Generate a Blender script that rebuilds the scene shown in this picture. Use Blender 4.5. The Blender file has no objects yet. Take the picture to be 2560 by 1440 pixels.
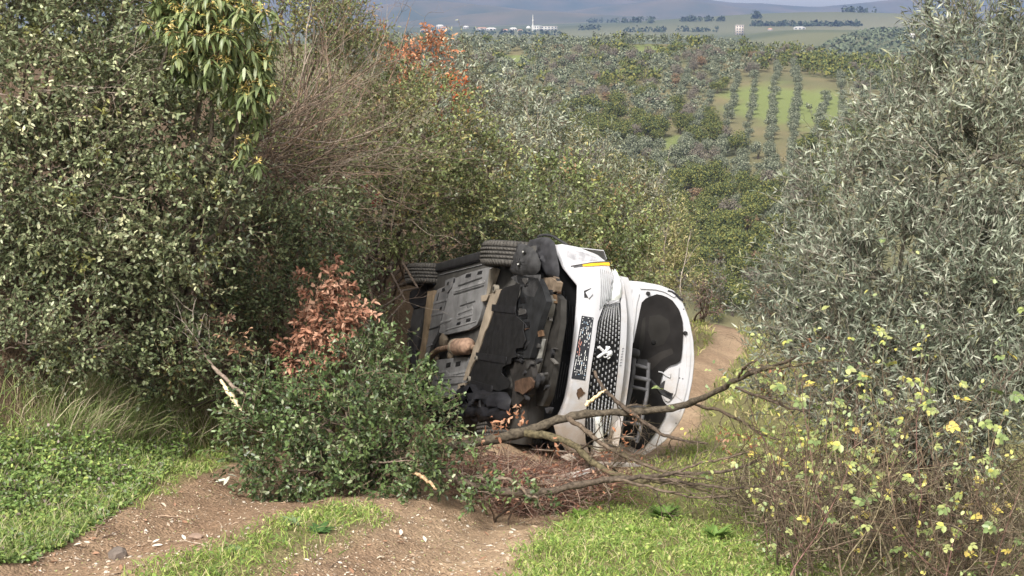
import bpy, bmesh, math, random
import numpy as np
from mathutils import Matrix, Vector

# ------------------------------------------------------------------ camera, sky, sun, exposure
sc = bpy.context.scene
F = 3423.0                       # focal length in pixels of the 2560 px wide photograph
PITCH = math.radians(11.4)
CAM = np.array([0.0, 0.0, 4.0])
cam_data = bpy.data.cameras.new("camera")
cam_data.sensor_width = 36.0
cam_data.lens = 36.0 * F / 2560.0
cam_data.clip_start = 0.05
cam_data.clip_end = 30000.0
cam = bpy.data.objects.new("camera", cam_data)
sc.collection.objects.link(cam)
cam.location = CAM
cam.rotation_euler = (math.radians(90) - PITCH, 0, 0)
sc.camera = cam

SUN_ELEV, SUN_AZ = math.radians(48), math.radians(205)   # azimuth clockwise from +Y (north): behind the camera
world = bpy.data.worlds.new("World")
sc.world = world
world.use_nodes = True
wn, wl = world.node_tree.nodes, world.node_tree.links
wn.clear()
w_out = wn.new("ShaderNodeOutputWorld")
w_bg = wn.new("ShaderNodeBackground")
w_sky = wn.new("ShaderNodeTexSky")
w_sky.sky_type = 'NISHITA'
w_sky.sun_disc = False
w_sky.sun_elevation = SUN_ELEV
w_sky.sun_rotation = SUN_AZ
w_sky.air_density, w_sky.dust_density, w_sky.ozone_density = 1.0, 2.0, 1.0
w_bw = wn.new("ShaderNodeRGBToBW")
w_cl = wn.new("ShaderNodeMix"); w_cl.data_type = 'RGBA'; w_cl.blend_type = 'MULTIPLY'
w_cl.inputs[0].default_value = 1.0
w_cl.inputs[7].default_value = (1.58, 1.5, 1.37, 1)
w_mx = wn.new("ShaderNodeMix"); w_mx.data_type = 'RGBA'
w_mx.inputs[0].default_value = 0.88                      # thin cloud cover all over the sky
wl.new(w_sky.outputs[0], w_bw.inputs[0])
wl.new(w_bw.outputs[0], w_cl.inputs[6])
wl.new(w_sky.outputs[0], w_mx.inputs[6])
wl.new(w_cl.outputs[2], w_mx.inputs[7])
wl.new(w_mx.outputs[2], w_bg.inputs[0])
w_bg.inputs[1].default_value = 0.135
wl.new(w_bg.outputs[0], w_out.inputs[0])

sun_data = bpy.data.lights.new("sun", 'SUN')
sun_data.energy = 2.6
sun_data.angle = math.radians(13)
sun_data.color = (1.0, 0.95, 0.87)
sun = bpy.data.objects.new("sun", sun_data)
sc.collection.objects.link(sun)
sd = Vector((math.sin(SUN_AZ) * math.cos(SUN_ELEV), math.cos(SUN_AZ) * math.cos(SUN_ELEV), math.sin(SUN_ELEV)))
sun.rotation_euler = sd.to_track_quat('Z', 'Y').to_euler()
sun.location = sd * 60

vs = sc.view_settings
vs.view_transform = 'Standard'
vs.look = 'None'
vs.gamma = 1.0
vs.use_curve_mapping = False
vs.exposure = 1.08
sc.cycles.use_denoising = True
sc.cycles.max_bounces = 8
sc.cycles.transparent_max_bounces = 8
sc.cycles.volume_bounces = 1

# ------------------------------------------------------------------ pixel helpers
RGT = np.array([1.0, 0, 0])
FWD = np.array([0, math.cos(PITCH), -math.sin(PITCH)])
DWN = np.array([0, -math.sin(PITCH), -math.cos(PITCH)])

def ray(px, py):
    return FWD + RGT * (px - 1280) / F + DWN * (py - 720) / F

def at(px, py, d):
    return CAM + d * ray(px, py)

def nrm(v):
    v = np.asarray(v, float)
    return v / (np.linalg.norm(v, axis=-1, keepdims=True) + 1e-9)

# ------------------------------------------------------------------ noise and terrain
def vnoise(x, y, s, seed):
    x = np.asarray(x, float) / s; y = np.asarray(y, float) / s
    xi = np.floor(x); yi = np.floor(y)
    fx = x - xi; fy = y - yi
    fx = fx * fx * (3 - 2 * fx); fy = fy * fy * (3 - 2 * fy)
    def h(a, b):
        v = np.sin(a * 127.1 + b * 311.7 + seed * 74.7) * 43758.5453
        return v - np.floor(v)
    a = h(xi, yi); b = h(xi + 1, yi); c = h(xi, yi + 1); d = h(xi + 1, yi + 1)
    return (a * (1 - fx) + b * fx) * (1 - fy) + (c * (1 - fx) + d * fx) * fy - 0.5

def sstep(a, b, x):
    t = np.clip((np.asarray(x, float) - a) / (b - a), 0, 1)
    return t * t * (3 - 2 * t)

def track_x(y):
    return np.interp(y, [-20, 0, 7, 8.2, 10, 12, 18, 24, 30, 45], [-6, -3.0, -1.12, -0.93, -0.5, 0.05, 1.9, 3.45, 4.1, 4.0])

def terr(x, y):
    x = np.asarray(x, float); y = np.asarray(y, float)
    zb = np.interp(y, [-60, -30, 0, 6, 8, 11, 15, 20, 25, 28, 45, 80, 140, 200],
                   [7.5, 6.0, 2.65, 1.42, 0.99, 0.365, -0.5, -1.25, -1.88, -2.4, -8, -20, -38, -46])
    hill = np.interp(y, [0, 200, 260, 440, 520, 600, 690, 850, 1000, 20000], [-46, -46, -40, -28, -19, -9.5, -12, -27, -32, -32])
    hill = hill - 11.0 * sstep(60, 190, x) * sstep(450, 600, y) * (1 - sstep(700, 900, y))
    hill = hill + (4 * vnoise(x, y, 90, 3) + 2 * vnoise(x, y, 35, 4)) * sstep(200, 300, y) * (1 - sstep(520, 600, y))
    hill = hill + 17 * sstep(120, 260, x - 0.1 * (y - 1000)) * sstep(880, 1350, y) * (1 - sstep(1500, 2000, y))
    hill = hill + 37 * np.exp(-((x - 560) / 420) ** 2 - ((y - 2500) / 380) ** 2)
    hill = hill + 16 * np.exp(-((x - 330) / 300) ** 2 - ((y - 3300) / 380) ** 2)
    base = zb * (1 - sstep(150, 210, y)) + hill * sstep(150, 210, y)
    near = 1 - sstep(40, 120, y)
    u = x - track_x(y)
    far_w = 1 - sstep(20, 34, y)
    # cross fall to the right, bank on the left
    lat = -0.10 * np.clip(u, -6, 3) - 0.16 * np.clip(u - 3, 0, 30)
    v = -u - 1.45 - 0.25 * vnoise(x, y, 1.7, 9)
    bank = 1.35 * sstep(0.0, 1.9, v) + 0.38 * np.clip(v - 1.2, 0, 9)
    bank = bank * (0.25 + 0.75 * (1 - sstep(24, 60, y)))
    rut = -0.11 * np.exp(-((u - 0.80) / 0.33) ** 2) - 0.10 * np.exp(-((u + 0.80) / 0.30) ** 2) + 0.04 * np.exp(-((u - 0.05) / 0.35) ** 2)
    nz = 0.16 * vnoise(x, y, 2.3, 1) + 0.06 * vnoise(x, y, 0.6, 2) + 0.034 * vnoise(x, y, 0.19, 5) + 0.022 * vnoise(x, y, 0.09, 6)
    return base + near * (lat + bank + (rut + nz) * far_w)

def hit(px, py, d0=3.0, d1=1500.0):
    r = ray(px, py)
    d = np.concatenate([np.arange(d0, 60, 0.05), np.arange(60, 900, 0.5), np.arange(900, 12000, 10)])
    d = d[(d >= d0)]
    P = CAM + d[:, None] * r
    below = P[:, 2] < terr(P[:, 0], P[:, 1])
    i = int(np.argmax(below)) if below.any() else len(d) - 1
    return P[i]

_tx = np.arange(-120, 2720, 40.0); _ty = np.arange(900, 1500, 20.0)
_td = np.array([[(hit(a, b, 4.0) - CAM) @ FWD for a in _tx] for b in _ty])
def ground_at(px, py):
    """points of the near ground under many pixels"""
    fx = np.clip((np.asarray(px) - _tx[0]) / 40.0, 0, len(_tx) - 1.001); fy = np.clip((np.asarray(py) - _ty[0]) / 20.0, 0, len(_ty) - 1.001)
    i, j = fy.astype(int), fx.astype(int); a, b = fy - i, fx - j
    d = _td[i, j] * (1 - a) * (1 - b) + _td[i + 1, j] * a * (1 - b) + _td[i, j + 1] * (1 - a) * b + _td[i + 1, j + 1] * a * b
    P = CAM + d[:, None] * (FWD + RGT * ((np.asarray(px) - 1280) / F)[:, None] + DWN * ((np.asarray(py) - 720) / F)[:, None])
    P[:, 2] = terr(P[:, 0], P[:, 1])
    return P

# ------------------------------------------------------------------ object helpers
COL = sc.collection

def tag(o, label=None, cat=None, group=None, kind=None):
    if label: o["label"] = label
    if cat: o["category"] = cat
    if group: o["group"] = group
    if kind: o["kind"] = kind
    return o

def empty(name, loc=(0, 0, 0)):
    o = bpy.data.objects.new(name, None)
    o.empty_display_size = 0.1
    COL.objects.link(o)
    o.location = loc
    return o

def link(name, me, parent=None, mat=None, keep=True):
    """links a mesh whose vertices are in world space; with a parent Empty that only has a location the vertices stay put"""
    o = bpy.data.objects.new(name, me)
    COL.objects.link(o)
    if mat is not None and len(me.materials) == 0:
        me.materials.append(mat)
    if parent is not None:
        o.parent = parent
        if keep:
            o.matrix_parent_inverse = Matrix.Translation(parent.location).inverted()
    return o

def np_mesh(name, V, loops, sizes, cols=None, smooth=False):
    me = bpy.data.meshes.new(name)
    V = np.asarray(V, np.float32).reshape(-1, 3)
    loops = np.asarray(loops, np.int32).ravel(); sizes = np.asarray(sizes, np.int32)
    me.vertices.add(len(V)); me.vertices.foreach_set("co", V.ravel())
    me.loops.add(len(loops)); me.loops.foreach_set("vertex_index", loops)
    me.polygons.add(len(sizes))
    st = np.zeros(len(sizes), np.int32); st[1:] = np.cumsum(sizes)[:-1]
    me.polygons.foreach_set("loop_start", st)
    me.polygons.foreach_set("loop_total", sizes)
    if smooth:
        me.polygons.foreach_set("use_smooth", np.ones(len(sizes), bool))
    if cols is not None:
        a = me.attributes.new("col", 'FLOAT_COLOR', 'FACE')
        c = np.ones((len(sizes), 4), np.float32); c[:, :3] = cols
        a.data.foreach_set("color", c.ravel())
    me.update(calc_edges=True)
    return me

class Geo:
    """gathers vertices, faces and face colours of ONE mesh"""
    def __init__(s):
        s.V = []; s.L = []; s.S = []; s.C = []; s.n = 0
    def add(s, V, faces, cols):
        """faces: int array (nf,k) ; cols (nf,3) or (3,)"""
        V = np.asarray(V, float).reshape(-1, 3); faces = np.asarray(faces, int)
        s.V.append(V); s.L.append((faces + s.n).ravel()); s.S.append(np.full(len(faces), faces.shape[1]))
        c = np.asarray(cols, float)
        if c.ndim == 1: c = np.tile(c, (len(faces), 1))
        s.C.append(c); s.n += len(V)
    def ntri(s):
        return sum(int((k - 2).sum()) for k in s.S)
    def mesh(s, name, smooth=False):
        return np_mesh(name, np.concatenate(s.V), np.concatenate(s.L), np.concatenate(s.S), np.concatenate(s.C), smooth)
    def build(s, name, mat, parent=None, smooth=False, keep=True):
        return link(name, s.mesh(name, smooth), parent, mat, keep)

    # ---- batches
    def leaves(s, P, D, N, L, W, cols, fold=0.25, curl=0.15, shape='lance'):
        P = P.reshape(-1, 3); D = nrm(D.reshape(-1, 3)); N = N.reshape(-1, 3)
        n = len(P)
        L = np.broadcast_to(np.asarray(L, float), (n,))[:, None]; W = np.broadcast_to(np.asarray(W, float), (n,))[:, None]
        S = nrm(np.cross(D, N)); N = np.cross(S, D)
        if shape == 'lance':
            B = P; T = P + D * L - N * L * curl; M = P + D * L * 0.5
            R = P + D * L * 0.47 + S * W * 0.5 + N * W * fold
            Q = P + D * L * 0.47 - S * W * 0.5 + N * W * fold
            V = np.stack([B, R, T, Q, M], 1)
            f = np.array([[0, 1, 2, 4], [0, 4, 2, 3]])
            k = 5
        else:
            B = P; T = P + D * L - N * L * curl; M = P + D * L * 0.55
            R1 = P + D * L * 0.26 + S * W * 0.43 + N * W * fold; R2 = P + D * L * 0.70 + S * W * 0.42 + N * (W * fold - L * curl * 0.5)
            Q1 = P + D * L * 0.26 - S * W * 0.43 + N * W * fold; Q2 = P + D * L * 0.70 - S * W * 0.42 + N * (W * fold - L * curl * 0.5)
            V = np.stack([B, R1, R2, T, Q2, Q1, M], 1)
            f = np.array([[0, 1, 2, 3, 6], [0, 6, 3, 4, 5]])
            k = 7
        faces = (f[None] + (np.arange(n) * k)[:, None, None]).reshape(-1, f.shape[1])
        s.add(V.reshape(-1, 3), faces, np.repeat(cols.reshape(-1, 3), 2, 0))

    def sticks(s, A, B, ra, rb, cols, k=3):
        A = A.reshape(-1, 3); B = B.reshape(-1, 3); n = len(A)
        ra = np.broadcast_to(np.asarray(ra, float), (n,)); rb = np.broadcast_to(np.asarray(rb, float), (n,))
        D = nrm(B - A)
        up = np.where(np.abs(D[:, 2:3]) > 0.9, np.array([[1.0, 0, 0]]), np.array([[0, 0, 1.0]]))
        S = nrm(np.cross(D, up)); T = np.cross(D, S)
        ang = np.arange(k) * 2 * math.pi / k
        ring = S[:, None] * np.cos(ang)[None, :, None] + T[:, None] * np.sin(ang)[None, :, None]
        V = np.concatenate([A[:, None] + ring * ra[:, None, None], B[:, None] + ring * rb[:, None, None]], 1)
        j = np.arange(k); j2 = (j + 1) % k
        f = np.stack([j, j2, j2 + k, j + k], 1)
        faces = (f[None] + (np.arange(n) * 2 * k)[:, None, None]).reshape(-1, 4)
        c = np.asarray(cols, float)
        if c.ndim == 2: c = np.repeat(c, k, 0)
        s.add(V.reshape(-1, 3), faces, c)

    def tube(s, pts, rad, col, k=6, cap=True):
        pts = np.asarray(pts, float); n = len(pts)
        rad = np.broadcast_to(np.asarray(rad, float), (n,))
        tan = nrm(np.gradient(pts, axis=0))
        ref = np.array([0, 0, 1.0]) if abs(tan[0][2]) < 0.9 else np.array([1.0, 0, 0])
        V = []
        for i in range(n):
            S = nrm(np.cross(tan[i], ref)); T = np.cross(S, tan[i]); ref = T
            a = np.arange(k) * 2 * math.pi / k
            V.append(pts[i] + rad[i] * (np.cos(a)[:, None] * S + np.sin(a)[:, None] * T))
        V = np.concatenate(V)
        j = np.arange(k); j2 = (j + 1) % k
        f = np.concatenate([np.stack([j + i * k, j2 + i * k, j2 + (i + 1) * k, j + (i + 1) * k], 1) for i in range(n - 1)])
        s.add(V, f, col)
        if cap:
            s.add(V[:k][::-1], np.arange(k)[None], col); s.add(V[-k:], np.arange(k)[None], col)

    def box(s, c, h, col, M=None):
        c = np.asarray(c, float); h = np.asarray(h, float)
        V = np.array([[x, y, z] for x in (-1, 1) for y in (-1, 1) for z in (-1, 1)], float) * h
        if M is not None: V = V @ np.asarray(M).T
        f = [[0, 1, 3, 2], [4, 6, 7, 5], [0, 4, 5, 1], [2, 3, 7, 6], [0, 2, 6, 4], [1, 5, 7, 3]]
        s.add(V + c, f, col)

    def slab(s, pts, vec, col):
        """closed outline (n,3) thickened along vec"""
        pts = np.asarray(pts, float); n = len(pts); vec = np.asarray(vec, float)
        s.add(pts, np.arange(n)[None], col)
        s.add((pts + vec)[::-1], np.arange(n)[None], col)
        V = np.concatenate([pts, pts + vec]); j = np.arange(n); j2 = (j + 1) % n
        s.add(V, np.stack([j2, j, j + n, j2 + n], 1), col)

    def grid(s, G, col, flip=False):
        """G (n,m,3) sheet"""
        n, m = G.shape[:2]
        i, j = np.meshgrid(np.arange(n - 1), np.arange(m - 1), indexing='ij')
        a = (i * m + j).ravel()
        f = np.stack([a, a + 1, a + m + 1, a + m], 1)
        if flip: f = f[:, ::-1]
        s.add(G.reshape(-1, 3), f, col)

    def shell(s, G, vec, col):
        """sheet with thickness vec and closed rim"""
        s.grid(G, col); s.grid(G + vec, col, True)
        for a in (G[0], G[-1], G[:, 0], G[:, -1]):
            s.grid(np.stack([a, a + vec]), col)

# ------------------------------------------------------------------ materials
def mat_new(name):
    m = bpy.data.materials.new(name); m.use_nodes = True
    nt = m.node_tree
    return m, nt, nt.nodes["Principled BSDF"], nt.nodes["Material Output"]

def mat_attr(name, rough=0.55, trans=0.0, spec=0.4, noise=0.0, nscale=20.0, bump=0.0, metal=0.0, coat=0.0):
    """base colour = the pieces' own colour (attribute 'col'), with optional fine mottling and relief"""
    m, nt, p, out = mat_new(name)
    at_ = nt.nodes.new("ShaderNodeAttribute"); at_.attribute_name = "col"
    src = at_.outputs["Color"]
    if noise > 0 or bump > 0:
        tc = nt.nodes.new("ShaderNodeTexCoord")
        nz = nt.nodes.new("ShaderNodeTexNoise"); nz.inputs["Scale"].default_value = nscale
        nz.inputs["Detail"].default_value = 6.0
        nt.links.new(tc.outputs["Object"], nz.inputs["Vector"])
        if noise > 0:
            mr = nt.nodes.new("ShaderNodeMapRange")
            mr.inputs[1].default_value = 0.3; mr.inputs[2].default_value = 0.7
            mr.inputs[3].default_value = 1 - noise; mr.inputs[4].default_value = 1 + noise
            nt.links.new(nz.outputs[0], mr.inputs[0])
            mx = nt.nodes.new("ShaderNodeMix"); mx.data_type = 'RGBA'; mx.blend_type = 'MULTIPLY'
            mx.inputs[0].default_value = 1.0
            nt.links.new(src, mx.inputs[6]); nt.links.new(mr.outputs[0], mx.inputs[7])
            src = mx.outputs[2]
        if bump > 0:
            bp = nt.nodes.new("ShaderNodeBump"); bp.inputs["Strength"].default_value = bump; bp.inputs["Distance"].default_value = 0.01
            nt.links.new(nz.outputs[0], bp.inputs["Height"]); nt.links.new(bp.outputs[0], p.inputs["Normal"])
    nt.links.new(src, p.inputs["Base Color"])
    p.inputs["Roughness"].default_value = rough
    p.inputs["Specular IOR Level"].default_value = spec
    p.inputs["Metallic"].default_value = metal
    p.inputs["Coat Weight"].default_value = coat
    if trans > 0:
        tr = nt.nodes.new("ShaderNodeBsdfTranslucent"); nt.links.new(src, tr.inputs[0])
        ms = nt.nodes.new("ShaderNodeMixShader"); ms.inputs[0].default_value = trans
        nt.links.new(p.outputs[0], ms.inputs[1]); nt.links.new(tr.outputs[0], ms.inputs[2])
        nt.links.new(ms.outputs[0], out.inputs[0])
    return m

M_LEAF = mat_attr("leaf_glossy", 0.42, 0.22, 0.5)
M_LEAF_DRY = mat_attr("leaf_dry", 0.7, 0.25, 0.2)
M_OLIVE = mat_attr("leaf_olive", 0.5, 0.15, 0.4)
M_GRASS = mat_attr("grass_blades", 0.55, 0.3, 0.3)
M_BARK = mat_attr("bark", 0.85, 0, 0.2, 0.55, 38, 1.0)
M_FAR = mat_attr("far_foliage", 0.8, 0.0, 0.1)
M_STONE = mat_attr("stone", 0.9, 0, 0.2, 0.25, 30, 0.5)
M_LITTER = mat_attr("litter", 0.8, 0.1, 0.2)

def pal(rng, n, colors, probs=None, vmin=0.7, vmax=1.3):
    colors = np.array(colors, float)
    k = rng.choice(len(colors), n, p=probs)
    return colors[k] * rng.uniform(vmin, vmax, (n, 1))

def unit_rand(rng, shape):
    return nrm(rng.normal(size=shape + (3,)))

# ------------------------------------------------------------------ ground
def axis_pts(parts):
    out = []
    for a, b, st in parts:
        out += list(np.arange(a, b, st))
    return np.array(out)
def growth(a, st, g, end):
    o = [a]
    while abs(o[-1]) < end:
        o.append(o[-1] + st); st *= g
    return o
gx = np.concatenate([np.array(growth(-80, -8, 1.25, 5200))[::-1], np.arange(-76, -12, 4), np.arange(-12, -4.4, 0.4),
                     np.arange(-4.4, 6.0, 0.055), np.arange(6.0, 14, 0.4), np.arange(14, 240, 4), np.array(growth(240, 8, 1.25, 5200))])
gy = np.concatenate([np.arange(-60, 4, 4), np.arange(4, 5.0, 0.2), np.arange(5.0, 10.5, 0.05), np.arange(10.5, 13.0, 0.08), np.arange(13, 18, 0.15), np.arange(18, 30, 0.25),
                     np.arange(30, 200, 4), np.arange(200, 720, 4), np.array(growth(720, 8, 1.12, 5700))])
GX, GY = np.meshgrid(gx, gy)
GZ = terr(GX, GY)
U = GX - track_x(GY)
en = 0.25 * vnoise(GX, GY, 0.5, 21) + 0.25 * vnoise(GX, GY, 0.16, 22) + 0.3 * vnoise(GX, GY, 1.3, 23)
# centre strip: grass in the foreground, bare further down
strip = np.exp(-((U - 0.02) / 0.42) ** 2) * (1 - sstep(7.7, 8.3, GY)) * 0.9 + np.exp(-((U - 0.0) / 0.4) ** 2) * 0.8 * sstep(15, 18, GY)
def bareness(u, y, en, strip):
    return 1 - sstep(1.05, 1.35, np.abs(u) * (1 + .55 * sstep(14, 18, y)) + en * 0.6) - strip * 1.1
BARE = bareness(U, GY, en, strip)
GREEN = np.clip(0.5 - BARE, 0, 1)
# land cover colour of the ground itself
soil = np.array([0.215, 0.14, 0.092]); soil2 = np.array([0.37, 0.27, 0.18]); grs = np.array([0.13, 0.14, 0.05]); litter_c = np.array([0.13, 0.09, 0.06])
nzl = np.clip((vnoise(GX, GY, 0.9, 31) + vnoise(GX, GY, 0.25, 32) + 1) * 0.5 + 0.18 * sstep(-.4, .7, U) - .1 * sstep(.2, -.8, U), 0, 1)[..., None]
Cg = soil * (1 - nzl) + soil2 * nzl
w = np.clip(GREEN * 1.6, 0, 1)[..., None]
Cg = Cg * (1 - w) + grs * w
bankw = (sstep(1.6, 2.4, -U) * (1 - sstep(40, 60, GY)))[..., None]
Cg = Cg * (1 - bankw) + litter_c * bankw
# the hillside: ochre earth with green fields
hw = sstep(45, 90, GY)[..., None]
och = np.array([0.17, 0.145, 0.08]); gr1 = np.array([0.15, 0.178, 0.066]); dk = np.array([0.11, 0.115, 0.06])
hn = np.clip(vnoise(GX, GY, 40, 41) + vnoise(GX, GY, 14, 42) + 0.45, 0, 1)[..., None]
Ch = och * (1 - hn) + dk * hn
def field(px, py, rx, ry):
    c = hit(px, py, 150); e = hit(px + rx, py, 150); f_ = hit(px, py - ry, 150)
    return 1 - sstep(0.7, 1.15, np.sqrt(((GX - c[0]) / (abs(e[0] - c[0]) + 1e-3)) ** 2 + ((GY - c[1]) / (abs(f_[1] - c[1]) + 1e-3)) ** 2) + 0.5 * vnoise(GX, GY, 12, 44))
for fp in [(1960, 270, 140, 62), (1620, 128, 75, 16), (1280, 150, 70, 14), (2120, 275, 60, 50), (1250, 190, 60, 10), (1690, 360, 40, 25), (1660, 390, 50, 14)]:
    fw_ = field(*fp)[..., None]
    Ch = Ch * (1 - fw_) + gr1 * fw_
pl = sstep(800, 1000, GY)[..., None]
pn = np.clip(vnoise(GX * 0.35, GY, 160, 51) * 2 + 0.5, 0, 1)[..., None]
pn2 = np.clip(vnoise(GX * 0.25, GY, 420, 52) * 3, 0, 1)[..., None]
Cp = np.array([0.06, 0.075, 0.045]) * (1 - pn) + np.array([0.10, 0.11, 0.06]) * pn
Cp = Cp * (1 - pn2) + np.array([0.27, 0.24, 0.15]) * pn2
Ch = Ch * (1 - pl) + Cp * pl
Cg = Cg * (1 - hw) + Ch * hw

def ground_mat(name, spec=0.15):
    m, nt, p, out = mat_new(name)
    a = nt.nodes.new("ShaderNodeAttribute"); a.attribute_name = "gcol"
    tc = nt.nodes.new("ShaderNodeTexCoord")
    n1 = nt.nodes.new("ShaderNodeTexNoise"); n1.inputs["Scale"].default_value = 22; n1.inputs["Detail"].default_value = 8; n1.inputs["Roughness"].default_value = 0.7
    n2 = nt.nodes.new("ShaderNodeTexVoronoi"); n2.inputs["Scale"].default_value = 55
    nt.links.new(tc.outputs["Object"], n1.inputs["Vector"]); nt.links.new(tc.outputs["Object"], n2.inputs["Vector"])
    mr = nt.nodes.new("ShaderNodeMapRange"); mr.inputs[1].default_value = 0.3; mr.inputs[2].default_value = 0.72; mr.inputs[3].default_value = 0.62; mr.inputs[4].default_value = 1.32
    nt.links.new(n1.outputs[0], mr.inputs[0])
    mx = nt.nodes.new("ShaderNodeMix"); mx.data_type = 'RGBA'; mx.blend_type = 'MULTIPLY'; mx.inputs[0].default_value = 1
    nt.links.new(a.outputs["Color"], mx.inputs[6]); nt.links.new(mr.outputs[0], mx.inputs[7])
    nt.links.new(mx.outputs[2], p.inputs["Base Color"])
    ad = nt.nodes.new("ShaderNodeMath"); ad.operation = 'SUBTRACT'
    nt.links.new(n1.outputs[0], ad.inputs[0]); nt.links.new(n2.outputs[0], ad.inputs[1])
    bp = nt.nodes.new("ShaderNodeBump"); bp.inputs["Strength"].default_value = 0.55; bp.inputs["Distance"].default_value = 0.02
    nt.links.new(ad.outputs[0], bp.inputs["Height"]); nt.links.new(bp.outputs[0], p.inputs["Normal"])
    p.inputs["Roughness"].default_value = 0.95; p.inputs["Specular IOR Level"].default_value = spec
    return m
M_GROUND = ground_mat("soil_and_fields")
M_TRACK = ground_mat("track_soil")

def ground_mesh(name, fmask):
    ny, nx = GX.shape
    i, j = np.meshgrid(np.arange(ny - 1), np.arange(nx - 1), indexing='ij')
    a = (i * nx + j)
    f = np.stack([a, a + 1, a + nx + 1, a + nx], -1)[fmask]
    used = np.unique(f); remap = -np.ones(ny * nx, int); remap[used] = np.arange(len(used))
    V = np.stack([GX, GY, GZ], -1).reshape(-1, 3)[used]
    me = np_mesh(name, V, remap[f].ravel(), np.full(len(f), 4), smooth=True)
    at_ = me.attributes.new("gcol", 'FLOAT_COLOR', 'POINT')
    c = np.ones((len(used), 4), np.float32); c[:, :3] = Cg.reshape(-1, 3)[used]
    at_.data.foreach_set("color", c.ravel())
    return me
fb = (BARE[:-1, :-1] > 0.5) & (GY[:-1, :-1] < 29) & (GY[:-1, :-1] > -30)
o = link("ground", ground_mesh("ground", ~fb), None, M_GROUND); tag(o, "grassy ground, bank and far hillside fields", kind="structure")
o = link("dirt_track", ground_mesh("dirt_track", fb), None, M_TRACK); tag(o, "rutted bare brown dirt track", kind="structure")

# mountains behind the plain
M_MOUNT, nt, p, out = mat_new("wooded_mountain")
tc = nt.nodes.new("ShaderNodeTexCoord"); nz = nt.nodes.new("ShaderNodeTexNoise"); nz.inputs["Scale"].default_value = 0.006; nz.inputs["Detail"].default_value = 8
cr = nt.nodes.new("ShaderNodeValToRGB"); cr.color_ramp.elements[0].position = 0.35; cr.color_ramp.elements[0].color = (0.04, 0.055, 0.04, 1)
cr.color_ramp.elements[1].position = 0.7; cr.color_ramp.elements[1].color = (0.11, 0.09, 0.065, 1)
nt.links.new(tc.outputs["Object"], nz.inputs["Vector"]); nt.links.new(nz.outputs[0], cr.inputs[0]); nt.links.new(cr.outputs[0], p.inputs["Base Color"])
p.inputs["Roughness"].default_value = 1.0
def mountain(name, label, prof, d, depth, seed):
    px = np.linspace(prof[0][0], prof[-1][0], 160)
    py = np.interp(px, [a[0] for a in prof], [a[1] for a in prof])
    py = py + 2.0 * vnoise(px, px * 0, 60, seed) + 1.2 * vnoise(px, px * 0, 18, seed + 1)
    top = np.array([at(a, b, d) for a, b in zip(px, py)])
    rows = []
    for t in np.linspace(-1, 1, 25):
        k = (1 - abs(t)) ** 1.15
        P = top.copy()
        P[:, 1] += t * depth
        hgt = top[:, 2] + 34
        P[:, 2] = -34 + hgt * k + (1 - abs(t)) * abs(t) * 60 * vnoise(top[:, 0], top[:, 0] * 0 + t * 900, 420, seed + 2)
        rows.append(P)
    g = Geo(); g.grid(np.array(rows), (0.1, 0.1, 0.1))
    o = link(name, g.mesh(name, True), None, M_MOUNT); tag(o, label, kind="structure")
mountain("mountain_range", "long blue mountain range on the horizon", [(-1500, -90), (300, -60), (900, -42), (1300, -34), (1600, -16), (1760, -3), (1800, 4), (1850, 8), (1890, 6), (1950, 13), (2040, 18), (2075, 15), (2140, 9), (2220, 1), (2300, -9), (2560, -20), (3200, -50), (4200, -40)], 5300, 560, 1)
mountain("mountain_spur", "darker blue spur below the mountain range", [(1350, 40), (1500, 16), (1640, 2), (1700, -2), (1780, 7), (1850, 18), (1930, 30), (2000, 44)], 4500, 330, 5)
mountain("foothill", "pale rounded foothill behind the far village", [(500, 40), (820, 30), (950, 12), (1060, 1), (1110, 2), (1200, 12), (1290, 22), (1420, 34), (1560, 46)], 4000, 280, 9)
mountain("foothill", "low dark wooded foothill behind the minaret", [(1000, 56), (1120, 42), (1230, 30), (1300, 26), (1380, 28), (1500, 36), (1640, 44), (1760, 52)], 3500, 200, 13)

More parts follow.
